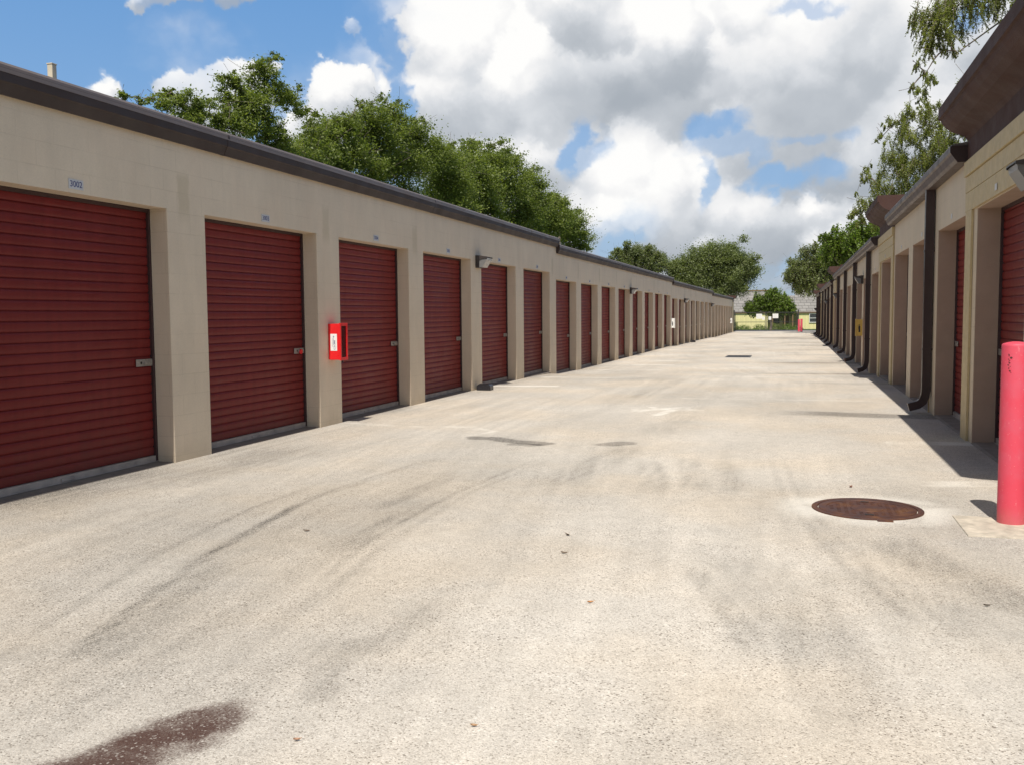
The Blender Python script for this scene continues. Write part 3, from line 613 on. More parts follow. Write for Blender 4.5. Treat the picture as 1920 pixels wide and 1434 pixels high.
# ------------------------------------------------------------------ storage buildings
LX, RX = -5.9625, 1.90
def wall_mesh(xw, s, y0, y1, zf, zl, zt, openings, dp, end0=True, end1=True, depth=6.0, rm=0):
    """One section of masonry: front face with real openings, reveals, ends. s=+1 faces +X, s=-1 faces -X."""
    mb = MB(); c = 0.006; zb = zf-0.7; xi = xw-s*dp
    cur = y0
    def Q(a, b, cc, d, m=0): mb.quad(*((a, b, cc, d) if s > 0 else (d, cc, b, a)), m)
    for (a, b) in openings+[(y1, None)]:
        # pier from cur to a
        ya = cur+(c if cur > y0 else 0); yb = a-(c if b is not None else 0)
        if yb > ya: Q((xw, ya, zb), (xw, yb, zb), (xw, yb, zl), (xw, ya, zl))
        if b is not None:
            Q((xw, a-c, zb), (xw-s*c, a, zb), (xw-s*c, a, zl), (xw, a-c, zl))
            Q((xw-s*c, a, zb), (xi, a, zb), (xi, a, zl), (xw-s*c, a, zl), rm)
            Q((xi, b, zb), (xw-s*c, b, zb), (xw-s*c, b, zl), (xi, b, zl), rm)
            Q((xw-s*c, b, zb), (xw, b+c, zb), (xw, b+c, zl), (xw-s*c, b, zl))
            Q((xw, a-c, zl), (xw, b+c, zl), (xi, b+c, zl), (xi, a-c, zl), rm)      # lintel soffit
            cur = b
    Q((xw, y0, zl), (xw, y1, zl), (xw, y1, zt), (xw, y0, zt))
    xb = xw-s*depth
    if end0: Q((xb, y0, zb), (xw, y0, zb), (xw, y0, zt), (xb, y0, zt))
    if end1: Q((xw, y1, zb), (xb, y1, zb), (xb, y1, zt), (xw, y1, zt))
    Q((xb, y1, zb), (xb, y0, zb), (xb, y0, zt), (xb, y1, zt))
    return mb

def door_meshes(wd, ht, hand):
    """Rolling door facing +X, origin at the foot of its middle; hand=+1 puts the latch at +Y."""
    w2 = wd/2+0.03; pitch = 0.0905; n = int((ht-0.06)/pitch)+1
    mb = MB(); prof = []
    shape = [(0.0, -0.001), (0.08, 0.005), (0.20, 0.0085), (0.42, 0.0105), (0.66, 0.0110), (0.82, 0.0100), (0.90, 0.006), (0.945, -0.002), (0.975, -0.004)]
    for k in range(n):
        for t, d in shape:
            z = 0.075+(k+t)*pitch
            if z < ht+0.03: prof.append((d, z))
    i = 0
    for (x, z) in prof: mb.v += [(x, -w2, z), (x, w2, z)]
    for k in range(len(prof)-1): mb.f.append((2*k, 2*k+1, 2*k+3, 2*k+2)); mb.mi.append(0)
    curtain = mb
    bar = MB(); bar.box(-0.012, 0.030, -w2, w2, 0.018, 0.072); bar.box(-0.012, 0.045, -w2, w2, 0.012, 0.018)
    bar.box(0.0302, 0.044, -0.11, 0.05, 0.024, 0.050)
    gd = MB()
    for sgn in (-1, 1):
        ya, yb = sorted((sgn*(wd/2+0.02), sgn*(wd/2-0.032))); gd.box(-0.03, 0.034, ya, yb, 0.0, ht+0.02)
    gd.box(-0.05, 0.03, -wd/2-0.02, wd/2+0.02, ht-0.035, ht+0.02)
    lt = MB(); y1 = hand*(wd/2-0.02); y0 = hand*(wd/2-0.27); a, b = min(y0, y1), max(y0, y1)
    lt.box(0.019, 0.028, a, b, 0.975, 1.045, 0, 0.003)
    lt.box(0.0285, 0.036, a+0.11, b-0.02, 0.992, 1.026, 0, 0.003)
    cy_ = (a+b)/2-0.055*hand
    for k in range(10):
        an0 = 2*math.pi*k/10; an1 = 2*math.pi*(k+1)/10
        lt.poly([(0.0286, cy_, 1.01), (0.0286, cy_+0.014*math.cos(an0), 1.01+0.014*math.sin(an0)), (0.0286, cy_+0.014*math.cos(an1), 1.01+0.014*math.sin(an1))], 1)
    return curtain, bar, gd, lt
def door_proto(wd, ht, hand, parent, loc, rot):
    cu, bar, gd, lt = door_meshes(wd, ht, hand)
    d = cu.build('roller_door', M['door'], parent, smooth=True); d.location = loc; d.rotation_euler = (0, 0, rot)
    bar.build('bottom_bar', M['bar'], d); gd.build('guide_rail', M['guide'], d); lt.build('latch', [M['latch'], M['dark']], d)
    return d

def plate_mesh():
    mb = MB(); mb.box(0.0, 0.004, -0.088, 0.088, -0.043, 0.043, 0, 0.0015); return mb

# ---- left row: 32 units stepping down in four sections
PY = lambda k: 8.659+3.05*k          # far edge of pier k
left = empty('storage_building', (LX-3, 45, 0), 'long beige block storage building with red roller doors on the left side of the driveway', 'storage building')
left_inv = Vector((-(LX-3), -45, 0))
def put(o, parent, base):              # keep world placement under a parent that is not at the origin
    o.location = Vector(o.location)-base; return o
LB = Vector(left.location)
LZ = [0.0, -0.155, -0.285, -0.42]
cuts = [PY(-3), PY(5)+0.02, PY(13)+0.02, PY(21)+0.02, PY(29)]
first = None; number = 2999
pl_mesh = plate_mesh()
for sidx in range(4):
    zf = LZ[sidx]; y0, y1 = cuts[sidx], cuts[sidx+1]
    ks = range(-3+8*sidx, 5+8*sidx)
    ops = [(PY(k), PY(k+1)-0.626) for k in ks]
    if sidx: ops[0] = (ops[0][0]+0.03, ops[0][1])
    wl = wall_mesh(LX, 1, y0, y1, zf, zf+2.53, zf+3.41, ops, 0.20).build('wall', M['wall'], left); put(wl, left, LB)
    rf = MB(); rf.extrude([(LX-0.002, zf+3.412), (LX-6.1, zf+3.412), (LX-6.1, zf+3.62), (LX-3, zf+3.70), (LX-0.002, zf+3.445)], y0-0.03, y1+0.03)
    put(rf.build('roof', M['roof'], left), left, LB)
    # fascia gutter: light lip on top, upright face, then a face raked back to the wall
    fa = MB(); X0 = LX
    pr = [(X0+0.004, zf+3.200), (X0+0.050, zf+3.190), (X0+0.086, zf+3.275), (X0+0.100, zf+3.285), (X0+0.106, zf+3.385), (X0+0.100, zf+3.405), (X0+0.075, zf+3.43), (X0+0.004, zf+3.45)]
    ya, yb = y0-0.05, y1+(0.0 if sidx < 3 else 0.05)
    if sidx: ya = y0+0.015
    fa.extrude(pr, ya, yb)
    fa.extrude([(X0+0.1062, zf+3.352), (X0+0.1090, zf+3.352), (X0+0.1035, zf+3.4085), (X0+0.0765, zf+3.4345), (X0+0.0750, zf+3.4310), (X0+0.1003, zf+3.4055)], ya-0.002, yb+0.002, 1)
    for k in range(1, 8, 2):
        ys_ = y0+(y1-y0)*k/8+0.3
        q = [(X0+0.004, zf+3.197), (X0+0.053, zf+3.187), (X0+0.089, zf+3.272), (X0+0.103, zf+3.283), (X0+0.109, zf+3.386), (X0+0.103, zf+3.408), (X0+0.077, zf+3.433), (X0+0.004, zf+3.453)]
        fa.extrude(q, ys_, ys_+0.035)
    put(fa.build('fascia', [M['fascia'], M['flash']], left), left, LB)
    th = MB()
    for (a, b) in ops: th.extrude([(LX-0.34, zf-0.6), (LX-0.34, zf+0.012), (LX-0.02, zf+0.004), (LX+0.01, zf-0.01), (LX+0.01, zf-0.6)], a+0.002, b-0.002)
    put(th.build('threshold', M['slab'], left), left, LB)
    for j, (k, (a, b)) in enumerate(zip(ks, ops)):
        yc = (PY(k)+PY(k+1)-0.626)/2; loc = Vector((LX-0.235, yc, zf))-LB
        if first is None: first = door_proto(2.424, 2.53, 1, left, loc, 0)
        else: copy_tree(first, left, loc)
        number += 1
        pl = pl_mesh.build('number_plate', M['plate'], left) if k == -3 else None
        if pl is None:
            pl = plate0.copy(); C.objects.link(pl); pl.parent = left
        else: plate0 = pl
        pl.location = Vector((LX+0.001, yc-0.02, zf+2.605))-LB
        if -2 <= k <= 12:
            text_mesh(str(number), 0.074, 'digits', M['ink'], pl, (0.0045, 0, 0), (R(90), 0, R(90)))
# red disc lock on the second latch and end cap of the row
cc = MB(); cc.lathe([(0.0, 0.0), (0.032, 0.0), (0.032, 0.014), (0.026, 0.02), (0.0, 0.02)], 16)
lk = cc.build('disc_lock', M['red'], left, smooth=True); lk.rotation_euler = (0, R(90), 0); lk.location = Vector((LX-0.200, PY(1)-0.626-0.13, 1.0))-LB
# coved brown canopy wrapping the far corner of the left row
def canopy_prof(x, s, z):            # x: wall plane, s=-1 canopy leans to -X
    P = [(0.0, 3.15), (0.012, 3.15), (0.015, 3.40), (0.05, 3.445), (0.11, 3.475), (0.19, 3.51), (0.255, 3.56), (0.295, 3.61), (0.31, 3.645), (0.335, 3.65), (0.335, 3.775), (0.0, 3.775)]
    return [(x+s*a, z+b) for a, b in P]
cn = MB(); cn.extrude(canopy_prof(LX+0.004, 1, -0.55), 97.06+0.03, 98.9)
cn.box(LX-3.0, LX+0.004, 97.07, 98.9, 2.6, 3.225); put(cn.build('canopy', M['canopy'], left), left, LB)
ec = MB(); ec.box(LX-3.0, LX+0.02, 97.065, 98.8, -1.2, 2.6); put(ec.build('end_bay', M['trim'], left), left, LB)

# ---- right row
FR = lambda n: 11.40+2.925*n         # far jamb of opening n
right = empty('storage_building', (RX+3, 45, 0), 'beige storage building with brown coved canopies and downspouts on the right', 'storage building')
RB = Vector(right.location)
secs = [(6.73, 23.68, 0.0, range(0, 5)), (23.68, 50.05, -0.155, range(5, 14)), (50.05, 73.45, -0.285, range(14, 22)), (73.45, 88.05, -0.42, range(22, 27))]
rfirst = None
for si, (y0, y1, zf, ns) in enumerate(secs):
    ops = [(FR(n)-2.34, FR(n)) for n in ns]
    if si: ops[0] = (max(ops[0][0], y0+0.03), ops[0][1])
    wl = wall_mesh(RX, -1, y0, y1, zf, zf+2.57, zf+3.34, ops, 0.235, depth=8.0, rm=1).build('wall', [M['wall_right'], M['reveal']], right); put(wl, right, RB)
    rf = MB(); rf.extrude([(RX+0.02, zf+3.30), (RX+8.1, zf+3.30), (RX+4, zf+3.62), (RX+0.02, zf+3.37)], y0+0.01, y1-0.01)
    put(rf.build('roof', M['roof'], right), right, RB)
    th = MB()
    for (a, b) in ops: th.extrude([(RX+0.40, zf-0.6), (RX+0.40, zf+0.02), (RX+0.03, zf+0.012), (RX-0.006, zf+0.0), (RX-0.006, zf-0.6)], a+0.002, b-0.002)
    put(th.build('threshold', M['slab'], right), right, RB)
    for n in ns:
        yc = FR(n)-1.17; loc = Vector((RX+0.27, yc, zf))-RB
        if rfirst is None: rfirst = door_proto(2.34, 2.57, -1, right, loc, R(180))
        else: copy_tree(rfirst, right, loc)
        pl = plate0.copy(); C.objects.link(pl); pl.parent = right; pl.rotation_euler = (0, 0, R(180)); pl.scale = (1, 0.55, 0.75)
        pl.location = Vector((RX-(0.034 if n in (0, 4, 13, 21, 26) else 0.001), yc, zf+2.66))-RB
# eaves gutters between the canopies
bays = [(6.73, 11.99, 0.0), (20.30, 23.62, 0.0), (47.1, 50.0, -0.155), (70.45, 73.4, -0.285), (85.1, 88.05, -0.42)]
gut = [(11.995, 20.295, 0.0), (23.70, 47.09, -0.155), (50.1, 70.44, -0.285), (73.5, 85.09, -0.42)]
for (a, b, zf) in gut:
    g_ = MB(); g_.extrude([(RX-0.003, zf+3.17), (RX-0.12, zf+3.17), (RX-0.15, zf+3.20), (RX-0.175, zf+3.27), (RX-0.20, zf+3.285), (RX-0.20, zf+3.345), (RX-0.185, zf+3.352), (RX-0.003, zf+3.352)], a, b, 0)
    g_.extrude([(RX-0.003, zf+3.353), (RX-0.19, zf+3.356), (RX-0.19, zf+3.368), (RX-0.003, zf+3.40)], a, b, 1)
    g_.extrude([(RX-0.004, zf+3.165), (RX-0.125, zf+3.165), (RX-0.205, zf+3.28), (RX-0.205, zf+3.35), (RX-0.004, zf+3.35)], a-0.012, a-0.001, 2)
    put(g_.build('gutter', [M['gutter'], M['roof'], M['spout']], right), right, RB)
for (a, b, zf) in bays:
    cn = MB(); pr = canopy_prof(RX-0.004, -1, zf); cn.extrude(pr, a, b)
    cn.box(RX-0.004, RX+3.2, a, b, zf+3.35, zf+3.775)
    cn.box(RX+0.2, RX+1.4, (a+b)/2-0.5, (a+b)/2+0.5, zf+3.78, zf+3.90)
    put(cn.build('canopy', M['canopy'], right), right, RB)
    cl = MB(); e0, e1 = a+0.004, b-0.004
    cl.box(RX-0.055, RX-0.0032, e0, e1, zf+2.985, zf+3.148); cl.box(RX-0.034, RX-0.0032, e0, e1, zf+2.800, zf+2.975); cl.box(RX-0.030, RX-0.0032, e0, e1, zf+2.585, zf+2.794)
    # trim boards on the piers of the bay, scribed round the openings
    for t0, t1 in ((e1-0.40, e1), (e0, e0+0.40)):
        for n in range(0, 27):
            oa, ob = FR(n)-2.34, FR(n)
            if oa < t1 and ob > t0:
                if oa > t0: t1 = min(t1, oa-0.03)
                else: t0 = max(t0, ob+0.15)
        if t1-t0 > 0.05: cl.box(RX-0.028, RX-0.0032, t0, t1, zf-0.02 if a > 7 else 0.0, zf+2.583)
    put(cl.build('cladding', M['trim'], right), right, RB)
def spout(y, zf, out=0.30, zk=0.0):
    w = 0.062; P = [(RX-0.072, zf+3.18), (RX-0.072, zf+0.33), (RX-0.082, zf+0.25), (RX-0.115, zf+0.17), (RX-0.17, zf+0.125), (RX-out, zf+0.085)]
    mb = MB(); n = len(P); hw = 0.058; L = []; U = []
    for j, (x, z) in enumerate(P):
        a = Vector(P[max(j-1, 0)]); b = Vector(P[min(j+1, n-1)]); t = (b-a).normalized(); nn = Vector((-t.y, t.x))
        L.append((x+nn.x*hw, z+nn.y*hw)); U.append((x-nn.x*hw, z-nn.y*hw))
    for j in range(n-1):
        a0, a1, b0, b1 = L[j], L[j+1], U[j], U[j+1]
        mb.quad((a0[0], y-w, a0[1]), (a1[0], y-w, a1[1]), (a1[0], y+w, a1[1]), (a0[0], y+w, a0[1]))
        mb.quad((b0[0], y+w, b0[1]), (b1[0], y+w, b1[1]), (b1[0], y-w, b1[1]), (b0[0], y-w, b0[1]))
        mb.quad((a0[0], y-w, a0[1]), (b0[0], y-w, b0[1]), (b1[0], y-w, b1[1]), (a1[0], y-w, a1[1]))
        mb.quad((a0[0], y+w, a0[1]), (a1[0], y+w, a1[1]), (b1[0], y+w, b1[1]), (b0[0], y+w, b0[1]))
    for zz in (0.9, 2.3):                                     # straps
        mb.box(RX-0.132, RX-0.001, y-w-0.004, y-w-0.0005, zf+zz, zf+zz+0.03); mb.box(RX-0.132, RX-0.001, y+w+0.0005, y+w+0.004, zf+zz, zf+zz+0.03); mb.box(RX-0.136, RX-0.1325, y-w-0.004, y+w+0.004, zf+zz, zf+zz+0.03)
    e, f = L[-1], U[-1]; mb.quad((e[0], y-w, e[1]), (e[0], y+w, e[1]), (f[0], y+w, f[1]), (f[0], y-w, f[1]))
    o = mb.build('downspout', M['spout'], right); put(o, right, RB)
for y, zf in ((14.66, 0), (26.25, -0.155), (31.95, -0.155), (37.85, -0.155), (43.65, -0.155), (51.1, -0.285), (56.4, -0.285), (61.6, -0.285), (67.3, -0.285), (74.9, -0.42), (79.2, -0.42), (84.0, -0.42)):
    spout(y, zf, 0.30+0.05*math.sin(y*3))
ch = MB(); ch.tube([(RX-0.012, 14.80, 0.0), (RX-0.012, 14.80, 3.17)], 0.009, 6); put(ch.build('conduit', M['trim'], right), right, RB)

# ------------------------------------------------------------------ wall lamps
def wall_lamp(loc, s, label, group):
    t = empty('wall_lamp', loc, label, 'wall lamp', group)
    w = 0.17
    def X(pr): return [(s*a, b) for a, b in pr]
    bk = MB(); bk.box(*sorted((0.001*s, 0.075*s)), -w, w, -0.125, 0.115, 0, 0.006); bk.build('back_box', M['lampbody'], t)
    side = [(0.076, 0.112), (0.076, 0.02), (0.13, 0.045), (0.245, 0.058), (0.245, 0.085)]
    hd = MB(); hd.extrude(X(side), -w, -w+0.012); hd.extrude(X(side), w-0.012, w)
    hd.extrude(X([(0.076, 0.100), (0.076, 0.112), (0.245, 0.085), (0.245, 0.073)]), -w+0.012, w-0.012)
    hd.build('hood', M['lampbody'], t)
    ln = MB(); ln.extrude(X([(0.077, -0.115), (0.135, -0.118), (0.225, 0.02), (0.232, 0.065), (0.077, 0.092)]), -w+0.0125, w-0.0125); ln.build('lens', M['lens'], t)
    return t
GL = 'bronze wall pack lamps on the block walls'
for (y, z, lab) in ((17.62, 2.50, 'bronze wall lamp with clear lens above the fifth pillar on the left wall'), (35.6, 2.34, 'wall lamp over the left wall midway down the second roof section'),
                    (53.9, 2.20, 'wall lamp on the third left roof section beyond the white extinguisher box'), (72.1, 2.10, 'farthest wall lamp on the left building near the end of the row')):
    wall_lamp((LX, y, z), 1, lab, GL)
for (y, z, lab) in ((8.36, 2.53, 'wall lamp cut by the right frame edge over the nearest right door'), (29.15, 2.40, 'dark wall lamp above the yellow extinguisher box on the right wall'),
                    (45.0, 2.22, 'dark wall lamp on the right wall before the third canopy'), (58.6, 2.10, 'small wall lamp between far downspouts on the right wall'), (87.6, 1.75, 'farthest wall lamp at the end of the right building')):
    wall_lamp((RX-(0.03 if y < 12 else 0), y, z), -1, lab, GL)

# ------------------------------------------------------------------ extinguisher cabinets
def cabinet(loc, s, body, label_mat, lab, detail=False, group=None):
    t = empty('extinguisher_cabinet', loc, lab, 'fire cabinet', group)
    D, W, H = 0.165, 0.20, 0.48           # out from wall, along wall, height
    b = MB(); x0, x1 = sorted((0.002*s, D*s))
    b.box(x0, x1, -W/2, -W/2+0.012, 0.0, H, 0, 0.004)                                   # side towards the street end
    b.box(x0, x1, W/2-0.012, W/2, 0.0, H, 0, 0.004); b.box(x0, x1, -W/2+0.012, W/2-0.012, H-0.012, H-0.0005, 0, 0.003); b.box(x0, x1, -W/2+0.012, W/2-0.012, 0.0005, 0.012, 0, 0.003)
    b.box(*sorted((0.002*s, 0.012*s)), -W/2+0.012, W/2-0.012, 0.012, H-0.012)
    b.build('case', body, t)
    d = MB(); xa, xb = sorted((D*s, (D+0.022)*s))
    for (ya, yb, za, zb) in ((-W/2-0.008, -W/2+0.024, -0.008, H+0.008), (W/2-0.024, W/2+0.008, -0.008, H+0.008), (-W/2+0.024, W/2-0.024, H-0.030, H+0.008), (-W/2+0.024, W/2-0.024, -0.008, 0.030)):
        d.box(xa, xb, ya, yb, za, zb, 0, 0.003)
    dr = d.build('door_frame', body, t)
    if detail:
        e = MB(); e.lathe([(0.0, 0.03), (0.048, 0.03), (0.05, 0.05), (0.05, 0.28), (0.042, 0.325), (0.018, 0.345), (0.016, 0.37), (0.0, 0.37)], 20, 0, s*0.085, 0.0)
        e.box(*sorted((s*0.07, s*0.15)), -0.008, 0.008, 0.365, 0.378); e.box(*sorted((s*0.06, s*0.145)), -0.008, 0.008, 0.395, 0.405); e.build('extinguisher', [M['red']], t, smooth=True)
        tg = MB(); tg.box(*sorted((s*0.1365, s*0.138)), -0.03, 0.03, 0.12, 0.24); tg.build('instruction_tag', M['white'], t)
        hk = MB(); hk.box(*sorted((s*0.15, s*0.165)), -0.012, 0.012, -0.04, -0.009); hk.build('lock_hasp', M['black'], t)
    gl = MB(); gl.box(*sorted(((D+0.004)*s, (D+0.008)*s)), -W/2+0.025, W/2-0.025, 0.031, H-0.031); gl.build('window_pane', M['shade_tint'], t)
    # label with an extinguisher pictogram on the side that faces the entrance
    lb = MB(); yl = -W/2-0.0015; xm = s*D*0.50; hw = 0.048 if detail else 0.066
    z0, z1 = (0.12, 0.345) if detail else (0.03, 0.45)
    lb.box(xm-hw, xm+hw, yl, yl+0.001, z0, z1); L = lb.build('label', label_mat, t)
    pc = MB(); yp = yl-0.0012; sc = (z1-z0)/0.33
    def r(a, b_, c, d_): pc.box(xm+a*sc, xm+b_*sc, yp, yp+0.0008, z0+c*sc, z0+d_*sc)
    if detail:
        r(-.008,.030,.20,.206); r(-.008,-.002,.11,.27); r(-.022,.012,.268,.275); r(-.004,.008,.275,.290); r(.024,.030,.11,.206); r(.006,.018,.13,.19)
        r(.006,.03,.10,.106); r(-.030,-.026,.09,.25); r(-.030,-.012,.085,.091); r(.000,.032,.082,.088); r(.000,.005,.03,.085); r(.027,.032,.03,.085); r(.0,.032,.025,.031)
    else:
        r(-.018,.018,.07,.19); r(-.012,.012,.19,.205); r(-.005,.005,.205,.225); r(-.02,.012,.222,.232); r(-.028,-.022,.12,.225); r(-.02,.02,.06,.07)
    pc.build('pictogram', M['ink'] if detail else M['black'], L)
    return t
cabinet((LX, 11.44, 0.875), 1, M['red'], M['white'], 'bright red fire extinguisher cabinet on the second pillar with white pictogram label', True, 'extinguisher cabinets on the piers')
cabinet((LX, 48.0, 0.74), 1, M['white'], M['white'], 'white extinguisher box on the left wall where the third section starts', False, 'extinguisher cabinets on the piers')
cabinet((LX, 93.8, 0.50), 1, M['white'], M['white'], 'white extinguisher box on the last pillar of the left row', False, 'extinguisher cabinets on the piers')
cabinet((RX, 29.2, 0.77), -1, M['yellowbox'], M['yellowbox'], 'yellow extinguisher box between two downspouts on the right wall', False, 'extinguisher cabinets on the piers')

# ------------------------------------------------------------------ bait boxes at the foot of the left wall
def bait(loc, lab, group='rodent bait boxes along the left wall'):
    t = empty('bait_box', loc, lab, 'bait box', group)
    b = MB(); b.extrude([(-0.14, 0.0), (0.14, 0.0), (0.145, 0.02), (0.14, 0.085), (0.115, 0.115), (-0.10, 0.12), (-0.135, 0.09), (-0.145, 0.02)], -0.105, 0.105, 0)
    bm = bmesh.new(); me = bpy.data.meshes.new('t'); me.from_pydata(b.v, [], b.f); bm.from_mesh(me); bmesh.ops.recalc_face_normals(bm, faces=bm.faces[:])
    bmesh.ops.bevel(bm, geom=bm.edges[:], offset=0.008, segments=2, affect='EDGES'); b2 = MB(); b2.add_bm(bm); b2.build('body', M['black'], t, smooth=True)
    l_ = MB(); l_.box(-0.09, 0.10, -0.085, 0.085, 0.1185, 0.130, 0, 0.004); l_.box(0.03, 0.06, -0.112, -0.1055, 0.02, 0.06, 0, 0.002); l_.build('lid', M['black'], t)
    return t
bait((-5.78, 17.42, 0.0), 'black plastic bait box on the paving below the first left wall lamp')
bait((-5.80, 57.2, -0.262), 'far black bait box at the foot of the left wall')

# ------------------------------------------------------------------ bollards
def bollard(name, x, y, z, rad, h, lab, foot=None, marks=False):
    t = empty(name, (x, y, z), lab, 'bollard', 'red steel bollards')
    b = MB(); b.lathe([(rad, -0.05), (rad, h-0.028), (rad*0.985, h-0.020), (rad*0.93, h-0.013), (rad*0.6, h-0.003), (rad*0.25, h+0.002), (0.001, h+0.003)], 48)
    b.build('post', M['bollard'], t, smooth=True)
    if marks:
        mk = MB(); rr = rad+0.0012
        rr_ = random.Random(4); ca = math.atan2(-0.9, -0.62)
        for k in range(15):                                   # chipped paint: ragged little flakes in a loose column
            u0 = ca+rr_.uniform(-0.10, 0.12); z0 = 1.165-0.009*k+rr_.uniform(-0.004, 0.004); R0 = rr_.uniform(0.003, 0.0085); P = []
            for q in range(9):
                an = 2*math.pi*q/9; r_ = R0*rr_.uniform(0.45, 1.15); u = u0+r_*1.3*math.cos(an)/rad; P.append((rr*math.cos(u), rr*math.sin(u), z0+r_*0.8*math.sin(an)))
            mk.poly(P)
        mk.build('rust_mark', simple('rust_mark', (0.09, 0.025, 0.02), 0.8), t)
    if foot:
        f = MB(); f.box(foot[0]-x, foot[1]-x, foot[2]-y, foot[3]-y, -0.2, 0.008, 0, 0.006); f.build('footing', M['concrete'], t)
    return t
bollard('bollard', 1.445, 7.10, 0.0, 0.0875, 1.245, 'large red bollard on a concrete pad in the right foreground', (1.10, 2.3, 6.62, 7.26), True)
bollard('bollard', 0.46, 99.6, -0.45, 0.10, 1.25, 'small red bollard beside the right end of the gate, left of the pair')
bollard('bollard', 0.70, 98.6, -0.45, 0.11, 1.30, 'small red bollard right of its twin at the far gate')

# ------------------------------------------------------------------ ironwork in the paving
def manhole():
    t = empty('manhole_cover', (0.535, 7.36, 0.0), 'rusty round manhole cover set in the paving left of the red bollard', 'manhole cover')
    mt, w, bs = mat('rusty_cast_iron'); pos = w.node('ShaderNodeTexCoord').outputs['Object']
    n = w.noise(pos, 6, 6, 0.65); c = w.ramp(n, [(0.28, (0.050, 0.026, 0.021)), (0.5, (0.095, 0.038, 0.024)), (0.66, (0.155, 0.066, 0.026)), (0.8, (0.20, 0.12, 0.07))])
    w.put(bs.inputs['Base Color'], c); w.put(bs.inputs['Roughness'], w.lin(n, 0.3, 0.7, 0.45, 0.75)); bs.inputs['Metallic'].default_value = 0.25
    b = w.node('ShaderNodeBump'); b.inputs['Strength'].default_value = 0.6; b.inputs['Distance'].default_value = 0.004
    w.put(b.inputs['Height'], w.noise(pos, 55, 5, 0.7)); w.l.new(b.outputs[0], bs.inputs['Normal'])
    rg = MB(); rg.lathe([(0.392, -0.05), (0.392, 0.007), (0.388, 0.010), (0.352, 0.010), (0.349, 0.002), (0.345, -0.004)], 72)
    for k in range(1): rg.box(-0.02+0.06, 0.085+0.06, -0.425, -0.386, -0.02, 0.0095, 0, 0.003)
    rg.build('frame', mt, t, smooth=True)
    ld = MB(); ld.lathe([(0.343, -0.02), (0.343, 0.008), (0.338, 0.011), (0.285, 0.011), (0.282, 0.007), (0.12, 0.007), (0.118, 0.0105), (0.001, 0.0105)], 72)
    for i_ in range(-5, 6):
        for j_ in range(-5, 6):
            px, py = i_*0.05, j_*0.05; rr = math.hypot(px, py)
            if 0.14 < rr < 0.265: ld.box(px-0.013, px+0.013, py-0.013, py+0.013, 0.005, 0.0105)
    ld.build('lid', mt, t, smooth=True)
    pk = MB()
    for yy in (0.24, -0.24): pk.box(-0.03, 0.03, yy-0.012, yy+0.012, 0.0112, 0.0118)
    pk.build('pick_hole', M['dark'], t)
manhole()
t = empty('drain_grate', (-1.97, 36.05, float(gz(36.05))), 'dark iron drain grate across the middle of the driveway', 'drain grate')
g_ = MB(); g_.box(-0.45, 0.45, -0.75, -0.68, -0.02, 0.012); g_.box(-0.45, 0.45, 0.68, 0.75, -0.02, 0.012); g_.box(-0.45, -0.39, -0.68, 0.68, -0.02, 0.012); g_.box(0.39, 0.45, -0.68, 0.68, -0.02, 0.012)
g_.build('frame', M['iron'], t)
g2 = MB()
for k in range(14): g2.box(-0.39+k*0.057, -0.39+k*0.057+0.022, -0.68, 0.68, -0.015, 0.008)
g2.build('grate', M['iron'], t)
g3 = MB(); g3.box(-0.39, 0.39, -0.68, 0.68, 0.0015, 0.003); g3.build('pit_shade', M['dark'], t)  # flat black sheet stands for the shade under the bars

vp = empty('vent_post', (LX-1.05, 7.74, 3.56), 'short beige vent post standing on the left roof', 'vent post')
v_ = MB(); v_.box(-0.03, 0.03, -0.03, 0.03, -0.1, 0.375, 0, 0.006); v_.build('post', M['post'], vp)
v_ = MB(); v_.box(-0.034, 0.034, -0.035, 0.035, 0.3752, 0.388, 0, 0.004); v_.build('cap', M['post'], vp)
v_ = MB(); v_.box(-0.03, 0.03, -0.10, -0.031, 0.22, 0.245); v_.build('bracket', M['bar'], vp)

# ------------------------------------------------------------------ trees
def leaf_mat(name, dark, light, trans):
    mt, w, bs = mat(name); w.n.remove(bs)
    tone = w.attr('tone'); pos = w.node('ShaderNodeNewGeometry').outputs['Position']
    n = w.noise(pos, 1.2, 3)
    f = w.m('ADD', w.m('MULTIPLY', tone, 0.8), w.m('MULTIPLY', n, 0.3), clamp=True)
    c = w.mix(f, (*dark, 1), (*light, 1))
    d = w.node('ShaderNodeBsdfPrincipled'); w.put(d.inputs['Base Color'], c); d.inputs['Roughness'].default_value = 0.48; d.inputs['Specular IOR Level'].default_value = 0.4
    t = w.node('ShaderNodeBsdfTranslucent'); w.put(t.inputs[0], w.mix(1.0, c, (1.25, 1.35, 0.55, 1), 'MULTIPLY'))
    mx = w.node('ShaderNodeMixShader'); mx.inputs[0].default_value = trans; w.l.new(d.outputs[0], mx.inputs[1]); w.l.new(t.outputs[0], mx.inputs[2])
    out = [n_ for n_ in w.n if n_.type == 'OUTPUT_MATERIAL'][0]; w.l.new(mx.outputs[0], out.inputs[0]); return mt
LEAF = leaf_mat('ficus_leaf', (0.060, 0.090, 0.022), (0.31, 0.36, 0.095), 0.48)
LEAF_OAK = leaf_mat('live_oak_leaf', (0.090, 0.115, 0.036), (0.37, 0.40, 0.12), 0.48)
LEAF_BLUE = leaf_mat('grey_green_leaf', (0.085, 0.110, 0.050), (0.31, 0.35, 0.15), 0.45)
LEAF_LIME = leaf_mat('fresh_green_leaf', (0.05, 0.095, 0.014), (0.24, 0.33, 0.05), 0.4)

